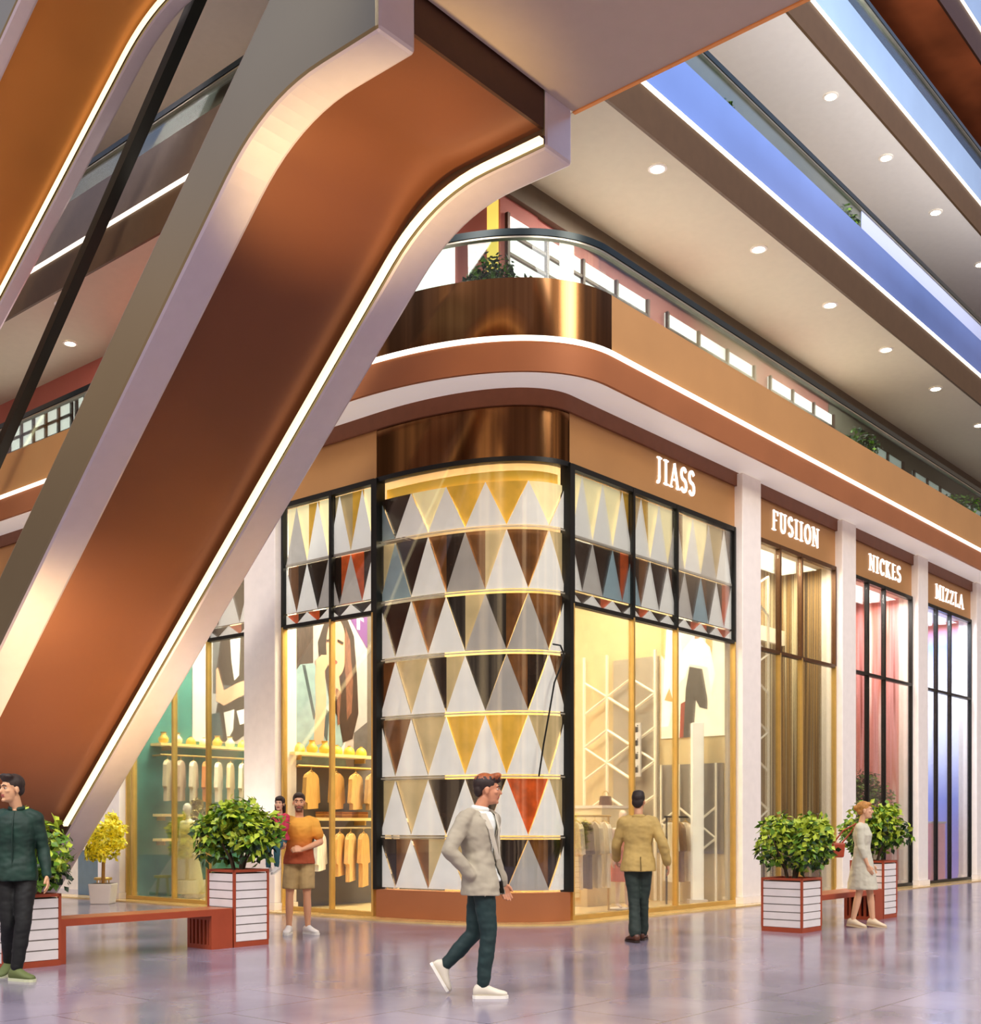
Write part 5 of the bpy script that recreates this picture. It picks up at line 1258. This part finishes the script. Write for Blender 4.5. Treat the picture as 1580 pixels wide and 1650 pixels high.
# --- mannequins
def mannequin(label, loc, rz, H, col, dcol, veil=False):
    p = dict(STAND); p.update(elR=(.24, -.02, 1.14), elL=(-.24, -.02, 1.14)); k = H / 1.8
    th = thing('mannequin', label, 'mannequin', loc, rz, local=True)
    o, M = headframe(p); b = MB(); torso(b, p, BODYF, -.01)
    b.ell(o, (.07, .088, .115), M); b.chain([V(p['nec']) - V((0, 0, .03)), o - V((0, .015, .07))], [.045, .04], 10)
    b.chain([o + V((0, .085, .01)), o + V((0, .1, -.02))], [.008, .011], 6)
    for s in 'RL':
        sh, el, wr = V(p['sh' + s]) * 1, V(p['el' + s]), V(p['wr' + s]); b.chain([V(p['nec']) - V((0, 0, .05)), sh], [.04, .045], 10); b.chain([sh, el, wr], [.043, .035, .024], 10); hand(b, wr, (0, .1, -1), (-.9 if s == 'R' else .9, 0, 0), (0, 1, 0), .3, .95)
        b.chain([V(p['hi' + s]), V(p['kn' + s]), V(p['an' + s]), V(p['an' + s]) + V((0, .12, -.05))], [.075, .05, .035, .025], 10)
    m = mat('mannequin_' + col.strip('#'), col, .35); remesh(b, 'figure', m, .009, k, th, 4)
    b = MB(); s2 = [(-1.72 if veil else -.95, .30 if veil else .21, .26 if veil else .18), (-1.0, .24, .21), (-.5, .2, .165), (-.08, .175, .13)] + [q for q in BODYF if -.05 < q[0] <= .9]
    s2 = [q for i, q in enumerate(s2) if not (not veil and q[0] == -1.0)]
    rings = []; torso(b, p, s2, .016, 36); remesh(b, 'dress', mat('dress_' + dcol.strip('#'), dcol, .7, var=.12, scale=8, stretch=(5, 5, .3)), .012, k, th, 3)
    b = MB(); b.loft([[V((r * math.cos(a * PI / 12), r * math.sin(a * PI / 12), z)) for a in range(24)] for r, z in ((.2, -.0), (.2, .012), (.17, .02))]); b.build('base', M_soffit, th)
    return th
gm = L(tL(303, -.45), -.45, .04)
mannequin('white mannequin in a floor-length pale gown in the left shop window', gm, PI - .6, 1.78, '#f2ead8', '#d9cfa0', True)
mannequin('mannequin in a salmon dress behind the man in the tan blazer', R(tR(1002, -.65), -.65, .04), PI + .5, 1.62, '#f0d8c8', '#d8785a')

# ================================================================== light
def area(name, loc, size, power, col, rot=(0, 0, 0), sy=None):
    l = bpy.data.lights.new(name, 'AREA'); l.energy = power; l.color = col; l.size = size
    if sy: l.shape = 'RECTANGLE'; l.size_y = sy
    o = bpy.data.objects.new(name, l); C.objects.link(o); o.location = loc; o.rotation_euler = rot; return o
WARM = (1, .80, .50); NEUT = (1, .95, .84)
def inshop(fn, t, w, sx, sy, p, col, z=6.55):
    return area('shop_light', fn(t, w, z), sx, p, col, (0, 0, math.atan2(dr.y, dr.x) if fn is R else math.atan2(dl.y, dl.x)), sy)
inshop(R, 2.2, -1.6, 3.5, 2.0, 520, (1, .88, .64)); inshop(L, 1.0, -1.6, 1.8, 2.0, 480, (1, .88, .64)); inshop(L, 4.8, -1.6, 3.0, 2.0, 950, (1, .9, .68))
for a, c, col, pw in ((pil_R[0][1], pil_R[1][0], (1, .86, .62), 230), (pil_R[1][1], pil_R[2][0], (1, .88, .84), 260), (pil_R[2][1], pil_R[3][0], (.82, .87, 1), 300)):
    inshop(R, (a + c) / 2, -.6, 2.8, .8, pw, col)
area('shop_light', L(9.5, -.6, 6.5), 3, 200, (1, .9, .72), (0, 0, math.atan2(dl.y, dl.x)), 1)
for z, pw in ((11.45, 1), (15.6, 1)):     # corridor wash inside the balconies
    for t in (4, 11): area('corridor_light', R(t, -.5, z), 5, 260 * pw, NEUT, (0, 0, math.atan2(dr.y, dr.x)), .5)
    area('corridor_light', L(6, -.5, z), 5, 260 * pw, NEUT, (0, 0, math.atan2(dl.y, dl.x)), .5)
# added fill lamps high out of view, brightening the facade
area('atrium_top_fill', (3, -2, 22), 16, 5200, (1, .95, .93), (math.radians(24), 0, 0))
area('atrium_side_fill', (21, -4, 23), 9, 5200, (1, .9, .76), (math.radians(50), 0, math.radians(48)))
area('atrium_front_fill', (-12, -8, 24), 9, 4600, (1, .92, .84), (math.radians(50), 0, math.radians(-26)))
def spot(name, loc, to, power, col, ang_=60):
    l = bpy.data.lights.new(name, 'SPOT'); l.energy = power; l.color = col; l.spot_size = math.radians(ang_); l.spot_blend = 1; l.shadow_soft_size = .3
    o = bpy.data.objects.new(name, l); C.objects.link(o); o.location = loc; o.rotation_euler = (V(to) - V(loc)).to_track_quat('-Z', 'Y').to_euler(); return o
spot('column_warm_fill', PB(7.0, .4, 1.6), PB(4.5, 3.4, 1.8), 1400, (1, .68, .30), 80)  # added spot warming the lower leg of the column
spot('column_warm_fill', PB(11.9, 4.6, 1.9), PB(11.2, 9.2, 1.7), 1700, (1, .70, .28), 56)  # added spot in mid-air warming the beam's underside, no fixture
spot('pillar_uplight', L(2.65, 1.1, .25), L(2.65, 0, 4), 260, (1, .93, .8), 70)
area('upper_ceiling_fill', R(9, 3.0, 12.6), 14, 420, (1, .97, .92), (PI, 0, FA), 1)  # added upward lamp in open air to brighten the ceilings, no fixture

w = bpy.data.worlds.new('World'); bpy.context.scene.world = w; w.use_nodes = True; nt = w.node_tree; bg = nt.nodes['Background']
tc = nt.nodes.new('ShaderNodeTexCoord'); mp = nt.nodes.new('ShaderNodeMapping'); mp.inputs['Scale'].default_value = (5, 5, .5)
nz = nt.nodes.new('ShaderNodeTexNoise'); nz.inputs['Scale'].default_value = 1.6; nz.inputs['Detail'].default_value = 2
nt.links.new(tc.outputs['Generated'], mp.inputs[0]); nt.links.new(mp.outputs[0], nz.inputs['Vector'])
r1 = nt.nodes.new('ShaderNodeValToRGB'); el = r1.color_ramp.elements; el.new(.5); el.new(.6)
for e, (p_, c_) in zip(el, ((.36, (.06, .035, .025, 1)), (.48, (.22, .15, .12, 1)), (.56, (.75, .52, .34, 1)), (.68, (1.5, 1.05, .62, 1)))): e.position = p_; e.color = c_
nt.links.new(nz.outputs['Fac'], r1.inputs[0])
sp = nt.nodes.new('ShaderNodeSeparateXYZ'); nt.links.new(tc.outputs['Generated'], sp.inputs[0])
r2 = nt.nodes.new('ShaderNodeValToRGB'); el = r2.color_ramp.elements
el[0].position = .40; el[0].color = (.30, .40, .74, 1); el[1].position = .95; el[1].color = (.78, .76, .82, 1); e = el.new(.6); e.color = (.50, .60, .90, 1)
nt.links.new(sp.outputs['Z'], r2.inputs[0])
mr = nt.nodes.new('ShaderNodeMapRange'); mr.inputs[1].default_value = .38; mr.inputs[2].default_value = .52; nt.links.new(sp.outputs['Z'], mr.inputs[0])
mx = nt.nodes.new('ShaderNodeMix'); mx.data_type = 'RGBA'; nt.links.new(mr.outputs[0], mx.inputs[0]); nt.links.new(r1.outputs[0], mx.inputs[6]); nt.links.new(r2.outputs[0], mx.inputs[7])
nt.links.new(mx.outputs[2], bg.inputs[0]); bg.inputs[1].default_value = 1.25

# ================================================================== camera
cam = bpy.data.cameras.new('Camera'); co = bpy.data.objects.new('Camera', cam); C.objects.link(co)
co.location = (0, 0, EYE); co.rotation_euler = (PI / 2, 0, 0); cam.sensor_fit = 'HORIZONTAL'; cam.sensor_width = 36; cam.lens = 36 * F / 1580
cam.shift_y = (HY - 825) / 1580; cam.clip_end = 300
bpy.context.scene.camera = co
sc = bpy.context.scene
sc.view_settings.view_transform = 'Standard'; sc.view_settings.look = 'None'; sc.view_settings.exposure = 0
for o in LOCALS:
    if '_local' in o: del o['_local']
